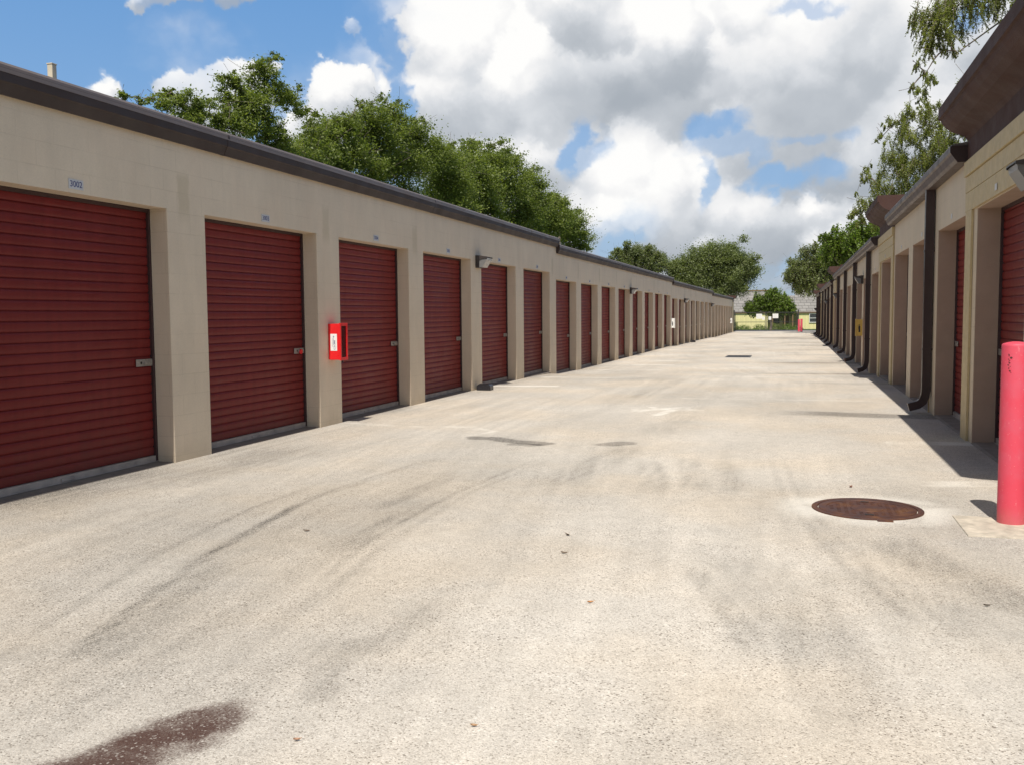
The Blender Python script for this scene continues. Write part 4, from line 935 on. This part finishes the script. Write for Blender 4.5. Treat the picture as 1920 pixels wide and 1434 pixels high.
def leaves_object(name, pts, tones, size, asp, mtl, parent, seed, updir=0.45):
    r = np.random.default_rng(seed); n = len(pts)
    nrm = r.normal(size=(n, 3)); nrm[:, 2] = np.abs(nrm[:, 2])+updir; nrm /= np.linalg.norm(nrm, axis=1)[:, None]
    t = r.normal(size=(n, 3)); t -= (t*nrm).sum(1)[:, None]*nrm; t /= np.linalg.norm(t, axis=1)[:, None]; b = np.cross(nrm, t)
    L = (size*r.uniform(0.6, 1.3, n))[:, None]; W = L*asp
    co = np.stack([pts-t*L*0.5, pts+b*W*0.5+nrm*L*0.06, pts+t*L*0.5, pts-b*W*0.5+nrm*L*0.06], 1).reshape(-1, 3)
    me = bpy.data.meshes.new(name); me.vertices.add(4*n); me.vertices.foreach_set('co', co.ravel())
    me.loops.add(4*n); me.loops.foreach_set('vertex_index', np.arange(4*n, dtype=np.int32)); me.polygons.add(n)
    me.polygons.foreach_set('loop_start', np.arange(0, 4*n, 4, dtype=np.int32)); me.update(calc_edges=True)
    me.materials.append(mtl); a = me.attributes.new('tone', 'FLOAT', 'FACE'); a.data.foreach_set('value', np.asarray(tones, dtype=np.float32))
    o = bpy.data.objects.new(name, me); C.objects.link(o); o.parent = parent; return o

def tree(name, base, clusters, leaf, mtl, label, cat='tree', group=None, seed=1, trunk_r=0.22, fill=3.2, depth=1.6, axis=0, droop=0.0, limbs=True, asp=0.5, sub=0.36, fork=0.35, twig=True, away=-1, sat=3):
    r = np.random.default_rng(seed); root = empty(name, base, label, cat, group); B = Vector(base)
    # give the crown real depth: echo each cluster behind the visible face
    cl = []
    for (x, y, z, rad) in clusters:
        cl.append((x, y, z, rad))
        for k in range(sat if rad > 0.3 else 0):              # shoots that break the outline
            an = r.uniform(0, 2*math.pi); up = r.uniform(-0.2, 1.0); dd = rad*r.uniform(0.75, 1.25); q = [x, y, z]
            q[1-axis] += dd*math.cos(an); q[axis] += dd*0.3*math.sin(an); q[2] += dd*abs(up); cl.append((*q, rad*r.uniform(0.25, 0.48)))
        if depth > 0 and rad > 0.3:
            for k in range(2):
                off = r.uniform(0.5, 1.0)*depth*(k+1); q = [x, y, z-off*0.12, rad*r.uniform(0.85, 1.1)]; q[axis] += away*off; cl.append(tuple(q))
    pts = []; tn = []; tw = MB()
    for ci, (x, y, z, rad) in enumerate(cl):
        ns = max(5, int(16*min(1.6, rad/0.5)))
        dirs = r.normal(size=(ns, 3)); dirs /= np.linalg.norm(dirs, axis=1)[:, None]
        cen = np.array([x, y, z])+dirs*(rad*r.uniform(0.25, 0.98, ns))[:, None]*np.array([1.05, 1.05, 0.85])
        area = math.pi*rad*rad; per = int(fill*area/(leaf*leaf*asp*0.5*0.62)/ns)+3
        for c_ in cen:
            tone = float(np.clip(r.normal(0.45, 0.22), 0, 1)); sr = rad*sub*r.uniform(0.6, 1.25)
            if droop > 0:
                m = int(r.integers(2, 4))
                for s_ in range(m):
                    L = rad*r.uniform(0.9, 1.9)*droop; dv = np.array([r.normal(0, .30), r.normal(0, .30), -1.0]); u = r.random(per//m+2)
                    p = c_+dv*(u[:, None]*L)+r.normal(size=(len(u), 3))*(sr*0.33*(1.15-u))[:, None]; p[:, 2] += L*0.35
                    pts.append(p); tn += list(np.clip(tone+r.normal(0, .15, len(u)), 0, 1))
                    if twig: tw.tube([tuple(c_+np.array([0, 0, L*.35])), tuple(c_+dv*L*.5+np.array([0, 0, L*.33])), tuple(c_+dv*L+np.array([0, 0, L*.35]))], [0.008, 0.005, 0.002], 3)
            else:
                p = c_+r.normal(size=(per, 3))*np.array([sr, sr, sr*0.62])*np.where(r.random(per) < 0.25, 1.15, 0.55)[:, None]; pts.append(p); tn += list(np.clip(tone+r.normal(0, .14, per), 0, 1))
    pts = np.concatenate(pts)-np.array(base)
    leaves_object('crown', pts, tn, leaf, asp, mtl, root, seed+50)
    tr = MB()
    cx = np.mean([c[0] for c in clusters]); cy = np.mean([c[1] for c in clusters]); zmin = min(c[2] for c in clusters)
    top = Vector((B.x*0.6+cx*0.4, B.y*0.6+cy*0.4, B.z+(zmin-B.z)*fork+0.8))
    tp = [B-Vector((0, 0, 0.4)), B+Vector((0.03, 0.02, 0.35)), B.lerp(top, 0.5)+Vector((r.normal(0, .12), r.normal(0, .12), 0)), top]
    tr.tube([p-B for p in tp], [trunk_r*1.5, trunk_r*1.05, trunk_r*0.9, trunk_r*0.75], 10)
    if limbs:
        order = list(range(len(cl))); nodes = [(top, trunk_r*0.75)]
        for i in sorted(order, key=lambda i: (Vector(cl[i][:3])-top).length):
            if cl[i][3] < 0.12: continue
            T = Vector(cl[i][:3])
            j = min(range(len(nodes)), key=lambda k: (nodes[k][0]-T).length*(1+0.15*(nodes[k][1] < 0.05)))
            S, sr_ = nodes[j]; rr = max(min(sr_*0.72, 0.035+0.035*(T-S).length), 0.018); mid = S.lerp(T, 0.5)+Vector((r.normal(0, .10), r.normal(0, .10), 0.12))*(T-S).length*0.6
            tr.tube([S-B, S.lerp(mid, 0.5)-B+Vector((0, 0, .03)), mid-B, mid.lerp(T, 0.5)-B, T-B], [rr, rr*0.9, rr*0.78, rr*0.6, rr*0.42], 6)
            nodes.append((T, max(rr*0.5, 0.02))); nodes.append((mid, rr*0.8))
            if twig:
                for _ in range(5):
                    e = T+Vector(r.normal(size=3))*cl[i][3]*0.75; m2 = T.lerp(e, .5)+Vector(r.normal(size=3))*cl[i][3]*.12
                    tr.tube([T-B, m2-B, e-B], [rr*0.32, rr*0.22, 0.006], 4)
    if tw.v:
        k0 = len(tr.v); tr.v += [(v[0]-B.x, v[1]-B.y, v[2]-B.z) for v in tw.v]; tr.f += [tuple(k0+i for i in f) for f in tw.f]; tr.mi += tw.mi
    tr.build('trunk', M['bark'], root, smooth=False)
    return root
T_A = [(-16.0, 20.08, 6.96, 0.19), (-16.0, 20.61, 6.97, 0.19), (-16.0, 21.42, 7.12, 0.39), (-16.0, 22.44, 7.26, 0.49), (-16.0, 23.16, 7.12, 0.54), (-16.0, 24.65, 8.42, 0.44), (-16.0, 24.49, 7.84, 0.44), (-16.0, 26.43, 9.12, 0.5), (-16.0, 26.87, 8.73, 0.71), (-16.0, 25.77, 8.0, 0.65), (-16.0, 25.3, 7.34, 0.72), (-16.0, 28.01, 8.51, 0.56), (-16.0, 26.65, 7.4, 0.76), (-16.0, 28.87, 8.3, 0.32), (-16.0, 29.88, 8.5, 0.22), (-16.0, 27.27, 7.01, 0.6), (-16.0, 24.31, 6.99, 0.59), (-16.0, 22.54, 6.85, 0.44)]
T_B = [(-17.0, 32.89, 8.31, 0.69), (-17.0, 32.01, 7.57, 0.79), (-17.0, 34.26, 8.97, 0.67), (-17.0, 36.74, 9.59, 0.89), (-17.0, 38.97, 10.25, 0.75), (-17.0, 37.78, 8.84, 1.15), (-17.0, 34.68, 8.0, 0.96), (-17.0, 41.41, 9.94, 0.89), (-17.0, 42.71, 9.17, 1.15), (-17.0, 40.08, 8.28, 1.21), (-17.0, 44.87, 9.51, 0.96), (-17.0, 36.65, 7.44, 0.9), (-17.0, 46.38, 8.53, 1.24), (-17.0, 33.74, 7.54, 0.62)]
T_C = [(-18.0, 51.81, 10.37, 1.1), (-18.0, 56.89, 11.08, 1.27), (-18.0, 60.39, 11.68, 1.06), (-18.0, 53.69, 9.25, 1.59), (-18.0, 60.35, 10.11, 1.76), (-18.0, 65.68, 10.69, 1.22), (-18.0, 67.13, 9.64, 1.56), (-18.0, 73.68, 10.16, 1.11), (-18.0, 71.91, 8.86, 1.75), (-18.0, 79.01, 9.16, 1.45), (-18.0, 81.52, 8.46, 1.22), (-18.0, 62.86, 8.44, 1.47), (-18.0, 82.61, 7.51, 0.85), (-18.0, 55.72, 8.21, 1.12)]
T_D = [(-19.86, 112.0, 8.15, 1.4), (-18.26, 112.0, 8.74, 1.39), (-16.68, 112.0, 8.32, 1.39), (-15.36, 112.0, 8.29, 0.82), (-18.9, 112.0, 7.12, 1.59), (-16.36, 112.0, 6.75, 1.58), (-20.83, 112.0, 7.16, 1.02)]
T_E = [(-13.54, 112.0, 6.87, 1.63), (-11.38, 112.0, 7.44, 1.99), (-8.63, 112.0, 7.99, 2.1), (-7.13, 112.0, 8.08, 1.72), (-9.53, 112.0, 6.29, 2.48), (-6.51, 112.0, 6.23, 2.15), (-5.14, 112.0, 6.32, 1.35), (-5.33, 112.0, 7.55, 1.1), (-11.37, 112.0, 5.4, 1.87), (-8.3, 112.0, 4.42, 1.86), (-13.22, 112.0, 5.43, 1.25), (-6.2, 112.0, 4.69, 1.35)]
T_F = [(-0.4, 92.0, 5.18, 0.8), (0.45, 92.0, 5.65, 1.29), (1.86, 92.0, 5.87, 1.58), (1.41, 92.0, 4.65, 1.39), (3.26, 92.0, 6.57, 1.77), (0.38, 92.0, 4.02, 0.7), (2.82, 92.0, 4.72, 1.48)]
T_F2 = [(3.77, 75.0, 6.86, 1.35), (4.58, 75.0, 7.43, 0.95), (2.72, 75.0, 6.3, 1.04), (4.9, 75.0, 6.43, 0.87), (4.16, 75.0, 5.86, 1.19)]
T_G = [(1.64, 30.0, 4.4, 0.22), (2.01, 30.0, 4.62, 0.35), (2.22, 30.0, 5.31, 0.44), (2.65, 30.0, 5.91, 0.53), (3.07, 30.0, 6.58, 0.47), (3.5, 30.0, 6.78, 0.59), (3.09, 30.0, 5.58, 0.69), (3.8, 30.0, 5.85, 0.71), (3.66, 30.0, 7.3, 0.34), (4.14, 30.0, 6.36, 0.55), (2.67, 30.0, 4.83, 0.53), (3.4, 30.0, 4.79, 0.62), (4.45, 30.0, 5.51, 0.46), (1.83, 30.0, 4.2, 0.22), (2.54, 30.0, 4.21, 0.41), (4.11, 30.0, 4.92, 0.46)]
T_H = [(2.41, 22.0, 7.64, 0.2), (2.77, 22.0, 7.61, 0.31), (3.23, 22.0, 7.78, 0.31), (3.74, 22.0, 7.73, 0.24), (2.61, 22.0, 7.07, 0.2), (2.73, 22.0, 7.34, 0.25), (3.09, 22.0, 7.25, 0.2), (2.45, 22.0, 6.65, 0.1), (3.2, 22.0, 6.86, 0.09), (2.32, 22.0, 6.21, 0.09), (2.94, 22.0, 6.93, 0.11), (4.03, 22.0, 7.97, 0.33), (3.52, 22.0, 8.24, 0.44), (2.59, 22.0, 6.47, 0.08)]
T_bush = [(-2.33, 112.0, 3.6, 0.98), (-3.79, 112.0, 2.82, 1.1), (-4.98, 112.0, 2.23, 0.74), (-1.15, 112.0, 2.79, 1.09), (-0.44, 112.0, 2.0, 0.73), (-2.9, 112.0, 2.51, 1.1), (-4.38, 112.0, 1.79, 0.74), (-1.6, 112.0, 1.89, 0.85)]
GT = 'trees behind the left storage building'
tree('broadleaf_tree', (-17.2, 26.0, -0.1), T_A, 0.085, LEAF, 'tall open-topped tree behind the near left roof with sky showing through', group=GT, seed=11, trunk_r=0.16, fill=2.1, depth=0.0, sub=0.34)
tree('broadleaf_tree', (-19.0, 38.5, -0.1), T_B+[(-16.6, 29.4, 6.7, .7), (-16.6, 30.6, 7.0, .75), (-16.8, 31.4, 7.5, .7), (-17.2, 34, 6.3, 1.1), (-17.3, 38, 6.4, 1.2), (-17.5, 42, 6.6, 1.3), (-17.5, 48.3, 9.3, 1.0), (-17.6, 48.6, 7.9, 1.2), (-17.6, 46, 6.8, 1.3)], 0.115, LEAF, 'dense spreading tree in the middle of the clump behind the left roof', group=GT, seed=12, trunk_r=0.3, fill=1.3, depth=0.6)
tree('broadleaf_tree', (-20.5, 60.0, -0.2), T_C[:7]+T_C[11:12]+T_C[13:]+[(-18.3, 51, 7.2, 1.3), (-18.4, 56, 7.0, 1.5), (-18.4, 62, 7.0, 1.5), (-18.6, 68, 7.2, 1.6)], 0.155, LEAF, 'broad dark tree right of the middle of the clump behind the left roof', group=GT, seed=13, trunk_r=0.35, fill=1.35, depth=0.8)
tree('broadleaf_tree', (-20.0, 75.0, -0.4), T_C[7:11]+T_C[12:13], 0.17, LEAF, 'lower dark tree at the right end of the clump behind the left roof', group=GT, seed=14, trunk_r=0.3, fill=1.7, depth=0.8)
GF = 'oaks around the far gate'
tree('oak_tree', (-17.8, 113.5, -0.6), T_D, 0.2, LEAF_BLUE, 'thin grey-green oak beyond the end of the left building, left of the big oak', group=GF, seed=15, sat=2, trunk_r=0.3, fill=1.7, depth=1.2, axis=1, away=1, droop=0.5)
tree('oak_tree', (-8.2, 113.5, -0.6), T_E, 0.21, LEAF_BLUE, 'big rounded oak above the far end of the left building', group=GF, seed=16, sat=2, trunk_r=0.45, fill=1.5, depth=1.3, axis=1, away=1)
tree('oak_tree', (5.0, 94.0, -0.5), T_F, 0.19, LEAF_BLUE, 'drooping dark oak hanging over the far end of the right building', group=GF, seed=17, sat=2, trunk_r=0.35, fill=1.9, depth=1.2, axis=1, away=1, droop=0.7)
tree('oak_tree', (12.8, 76.0, -0.3), T_F2+[(7.0, 76.5, 7.6, 1.5), (9.2, 76.5, 7.4, 1.6), (11.2, 76.5, 7.2, 1.5)], 0.20, LEAF_LIME, 'light green feathery oak behind the right roof', group=GF, seed=18, trunk_r=0.35, fill=2.6, depth=1.5, axis=1, away=1, droop=0.7)
EXG = [(5.0, 30.3, 6.6, .7), (5.6, 30.6, 5.6, .7), (6.4, 31, 7.2, .9), (7.4, 31, 6.3, .9), (8.6, 31.5, 7.6, 1.1), (10.2, 31.5, 7.0, 1.1), (11.5, 32, 8.4, 1.2), (12.8, 32, 7.2, 1.2), (9.5, 32.5, 9, 1.1)]
tree('live_oak_tree', (11.6, 31.5, 0), [(x, y, z, r*1.15) for x, y, z, r in T_G]+[(3.68, 30, 8.1, .3), (3.12, 30, 7.15, .42), (4.4, 30, 7.0, .6), (4.9, 30, 7.9, .5), (3.5, 30, 7.7, .3)]+EXG, 0.05, LEAF_OAK, 'live oak with sparse weeping branches leaning over the right roof', group='live oaks behind the right building', seed=19, sat=1, trunk_r=0.4, fill=1.35, depth=0, axis=1, away=1, droop=0.42, sub=0.34)
EXH = [(4.6, 22.1, 8.6, .6), (5.4, 22.3, 8.2, .7), (6.4, 22.4, 8.9, .8), (7.6, 22.5, 8.3, .9), (8.8, 22.6, 9.2, 1.0), (10.2, 22.6, 8.4, 1.1), (11.6, 22.8, 9.3, 1.1)]
tree('live_oak_tree', (11.4, 22.4, 0), [(x, y, z, r*1.55) for x, y, z, r in T_H]+EXH, 0.042, LEAF_OAK, 'nearer live oak whose leafy branches hang into the top right corner of the view', group='live oaks behind the right building', seed=20, sat=0, trunk_r=0.4, fill=1.3, depth=0, axis=1, away=1, droop=0.8, sub=0.3)
# garden in front of the yellow building
tree('garden_tree', (-2.6, 112.5, -0.6), T_bush, 0.24, LEAF_LIME, 'round bright green garden tree centred behind the gate', group='planting behind the gate', seed=21, sat=1, trunk_r=0.14, fill=2.0, depth=0.9, axis=1, away=1, droop=0.6, fork=0.2)

def shrub(loc, rx, ry, h, lab, mtl, seed, name='hedge_bush', cat='bush', leaf=0.12):
    r = np.random.default_rng(seed); t = empty(name, loc, lab, cat, 'planting behind the gate')
    n = int(420*rx*max(ry, .6)*max(h, .6)/0.6*0.9); n = min(max(n, 500), 5000)
    u = r.normal(size=(n, 3)); u /= np.linalg.norm(u, axis=1)[:, None]; u *= r.uniform(0.6, 1.0, n)[:, None]
    u[:, 2] = np.abs(u[:, 2]); p = u*np.array([rx, ry, h]); p += r.normal(size=p.shape)*0.05
    leaves_object('foliage', p, np.clip(r.normal(.45, .25, n), 0, 1), leaf*1.5, 0.5, mtl, t, seed)
    st = MB(); [st.tube([(rx*.3*math.cos(a), ry*.3*math.sin(a), -0.2), (rx*.5*math.cos(a), ry*.5*math.sin(a), h*.6)], [.03, .015], 5) for a in (0, 1.3, 2.6, 3.9, 5.2)]
    st.build('stem', M['bark'], t)
g125 = float(gz(124))
for i_, (x, w_, h_, lab) in enumerate([(-7.3, 0.6, 1.35, 'clipped dark bush at the left end of the hedge behind the gate'), (-6.2, 1.1, 0.75, 'low hedge bush beside the clipped dark bush'), (-4.2, 1.1, 0.8, 'low hedge bush left of the garden tree trunk'),
        (-2.4, 1.0, 0.95, 'leafy bush under the middle of the garden tree'), (-0.9, 1.0, 0.85, 'bush right of the gate centre post'), (0.3, 0.9, 0.6, 'low bush near the red bollards behind the gate')]):
    shrub((x, 124, g125), w_, 0.6, h_, lab, LEAF if i_ in (0, 3) else LEAF_LIME, 30+i_)

# lawn strip in front of the yellow building
M['lawn'] = simple('lawn_green', (0.075, 0.14, 0.03), 0.95, var=0.3, scale=3)
tag(grid_sheet('lawn', [-60, -20, -6, 3, 20, 60], list(np.arange(121, 150, 3.0)), -0.01, M['lawn']), kind='structure')

# ------------------------------------------------------------------ yellow building with shingled mansard roof
def shingle():
    mt, w, bs = mat('grey_shingles'); pos = w.node('ShaderNodeNewGeometry').outputs['Position']; x, y, z = w.xyz(pos)[:3]
    bk = w.node('ShaderNodeTexBrick'); w.put(bk.inputs['Vector'], w.comb(w.m('ADD', x, y), z, 0.0)); bk.inputs['Scale'].default_value = 1
    bk.inputs['Brick Width'].default_value = 0.9; bk.inputs['Row Height'].default_value = 0.42; bk.inputs['Mortar Size'].default_value = 0.03
    bk.inputs['Color1'].default_value = (0.34, 0.315, 0.30, 1); bk.inputs['Color2'].default_value = (0.27, 0.25, 0.24, 1); bk.inputs['Mortar'].default_value = (0.12, 0.11, 0.105, 1)
    w.put(bs.inputs['Base Color'], bk.outputs[0]); bs.inputs['Roughness'].default_value = 0.85; return mt
M['shingle'] = shingle()
def siding():
    mt, w, bs = mat('yellow_siding'); pos = w.node('ShaderNodeNewGeometry').outputs['Position']; x, y, z = w.xyz(pos)[:3]
    f = w.m('FRACT', w.m('DIVIDE', x, 0.4)); g = w.sstep(f, 0.0, 0.09, 0.7, 1.0)
    c = w.vm('SCALE', (0.80, 0.72, 0.36)); w.put(c.node.inputs[3], g); w.put(bs.inputs['Base Color'], c); bs.inputs['Roughness'].default_value = 0.7; return mt
M['yellow'] = siding(); M['woodtrim'] = simple('brown_wood_trim', (0.22, 0.14, 0.07), 0.7)
M['glass'] = simple('window_glass', (0.05, 0.055, 0.06), 0.12, spec=0.8)
yb = empty('yellow_building', (-3, 150, -1.0), 'low yellow building with grey shingled mansard roof beyond the gate', 'building')
YB = Vector(yb.location)
def yput(mb, name, m_): put(mb.build(name, m_, yb), yb, YB)
w_ = MB(); w_.box(-18, -3.9, 150, 160, -1.6, 1.75); w_.box(-3.9, 0.55, 153.5, 160, -1.6, 1.75); w_.box(0.55, 12, 149, 160, -1.6, 1.75); yput(w_, 'wall', M['yellow'])
r_ = MB(); r_.extrude([(149.88, 1.55), (151.2, 4.85), (159, 4.85), (160.5, 1.55)], -18.4, -3.5, axis='x'); yput(r_, 'roof', M['shingle'])
r_ = MB(); r_.extrude([(150.6, 1.55), (151.9, 4.1), (159, 4.1), (160.2, 1.55)], -3.49, 0.0, axis='x'); yput(r_, 'roof', M['shingle'])
r_ = MB(); r_.extrude([(148.88, 1.5), (150.2, 5.2), (159, 5.2), (160.5, 1.5)], 0.01, 12.5, axis='x'); yput(r_, 'roof', M['shingle'])
e_ = MB(); e_.box(-18.5, -3.45, 149.82, 149.87, 1.40, 1.62); e_.box(0.0, 12.6, 148.8, 148.87, 1.36, 1.58); e_.box(-18.5, -3.4, 151.1, 151.5, 4.86, 5.02); yput(e_, 'eave_board', M['woodtrim'])
for px in (-3.2, -1.4, -0.2): p_ = MB(); p_.box(px-0.09, px+0.09, 150.7, 150.88, -1.2, 1.55); yput(p_, 'porch_post', M['woodtrim'])
g1 = MB(); g1.box(-3.3, -2.2, 153.4, 153.49, -0.2, 1.1); yput(g1, 'window', M['glass'])
g1 = MB(); g1.box(-1.7, -0.8, 153.4, 153.49, -1.0, 1.1); yput(g1, 'door', M['woodtrim'])
g1 = MB(); g1.box(2.25, 3.3, 148.92, 148.99, 0.05, 1.25); yput(g1, 'window', M['glass'])
g1 = MB(); g1.box(2.15, 3.4, 148.86, 148.915, 1.25, 1.35); g1.box(2.15, 3.4, 148.86, 148.915, -0.05, 0.05); g1.box(2.15, 2.25, 148.86, 148.915, 0.05, 1.25); g1.box(3.3, 3.4, 148.86, 148.915, 0.05, 1.25); g1.box(2.25, 3.3, 148.86, 148.915, 0.60, 0.68); yput(g1, 'window_frame', M['white'])

# ------------------------------------------------------------------ gate across the end of the lane
gt = empty('metal_gate', (-2.8, 101, -0.45), 'black double picket gate closing the far end of the driveway', 'gate')
def leafm(x0, x1):
    mb = MB(); mb.box(x0, x1, -0.02, 0.02, 0.10, 0.17); mb.box(x0, x1, -0.02, 0.02, 1.93, 2.0); mb.box(x0, x1, -0.02, 0.02, 0.95, 1.0)
    mb.box(x0, x0+0.06, -0.025, 0.025, 0.05, 2.05); mb.box(x1-0.06, x1, -0.025, 0.025, 0.05, 2.05)
    n = int((x1-x0)/0.125)
    for k in range(1, n): xx = x0+(x1-x0)*k/n; mb.box(xx-0.009, xx+0.009, -0.009, 0.009, 0.171, 1.929)
    return mb
leafm(-3.12, -0.03).build('gate_leaf', M['iron'], gt); leafm(0.03, 3.10).build('gate_leaf', M['iron'], gt)
for x0 in (-3.28, 3.14): p_ = MB(); p_.box(x0, x0+0.12, -0.06, 0.06, -0.3, 2.2); p_.box(x0-0.01, x0+0.13, -0.07, 0.07, 2.201, 2.23); p_.build('post', M['iron'], gt)
for (x0, x1, z0, z1) in ((-0.98, -0.40, 1.32, 1.82), (-0.38, -0.13, 1.20, 1.54), (0.25, 0.52, 1.20, 1.54), (0.66, 1.22, 1.36, 1.82)):
    s_ = MB(); s_.box(x0, x1, -0.035, -0.027, z0, z1, 0, 0.002); so = s_.build('sign', M['white'], gt)
    ln = MB(); h_ = z1-z0
    for k in range(4): ln.box(x0+0.05, x1-0.05-0.04*(k % 2), -0.0375, -0.036, z1-h_*(0.2+0.2*k)-0.012, z1-h_*(0.2+0.2*k)+0.006)
    ln.build('faded_lines', simple('faded_print', (0.5, 0.5, 0.52), 0.6), so)
# side fence from the gate to the right building
sf = empty('side_fence', (0.4, 101, -0.45), 'short black picket fence panel right of the gate', 'fence')
f_ = MB(); f_.box(0.1, 3.2, -0.015, 0.015, 0.12, 0.17); f_.box(0.1, 3.2, -0.015, 0.015, 1.88, 1.93)
for k in range(25): f_.box(0.1+k*0.125, 0.116+k*0.125, -0.008, 0.008, 0.171, 1.879)
f_.build('picket_panel', M['iron'], sf)

# ------------------------------------------------------------------ litter on the paving
def dead_leaf(x, y, L, ang, col, lab):
    mb = MB(); n = 6; top = []; bot = []
    for k in range(n+1):
        u = k/n; wv = L*0.20*math.sin(math.pi*min(u*1.05, 1)); zc = 0.004+0.35*L*(u-0.5)**2
        top.append((L*(u-.5), wv, zc+0.004)); bot.append((L*(u-.5), -wv, zc+0.003))
    for k in range(n):
        m0 = (L*(k/n-.5), 0, 0.35*L*(k/n-.5)**2+.002); m1 = (L*((k+1)/n-.5), 0, 0.35*L*((k+1)/n-.5)**2+.002)
        mb.quad(m0, m1, top[k+1], top[k]); mb.quad(bot[k], bot[k+1], m1, m0)
    mb.tube([(L*.45, 0, .03*L+.006), (L*.75, .02*L, .012)], [.0012, .0008], 4)
    o = mb.build('fallen_leaf', simple('dry_leaf', col, 0.7, var=0.3, scale=60)); o.location = (x, y, float(gz(y))+0.003); o.rotation_euler = (0.1, 0.05, ang)
    tag(o, lab, 'leaf', 'dry leaves on the paving')
for a_ in ((-1.42, 5.98, .055, 2.3, (0.10, 0.06, 0.03), 'curled dark leaf lying in the middle of the paving'), (-1.33, 5.51, .04, .1, (0.14, 0.09, 0.05), 'small dark leaf just nearer than the curled one'),
           (0.47, 8.26, .06, 1.2, (0.22, 0.08, 0.04), 'reddish leaf just beyond the manhole cover'), (-0.97, 4.58, .032, .5, (0.52, 0.24, 0.08), 'orange leaf bit in the centre foreground'),
           (-1.62, 2.79, .024, .4, (0.45, 0.26, 0.16), 'pale orange leaf bit right of the dark oil stain'), (-1.07, 3.06, .024, .1, (0.46, 0.28, 0.15), 'tan leaf bit in the lower middle of the picture'),
           (0.93, 5.04, .03, .0, (0.08, 0.06, 0.04), 'tiny black leaf bit at the right of the foreground'), (-3.16, 5.64, .045, .2, (0.12, 0.08, 0.05), 'small brown leaf beside the long tyre arc')):
    dead_leaf(*a_)
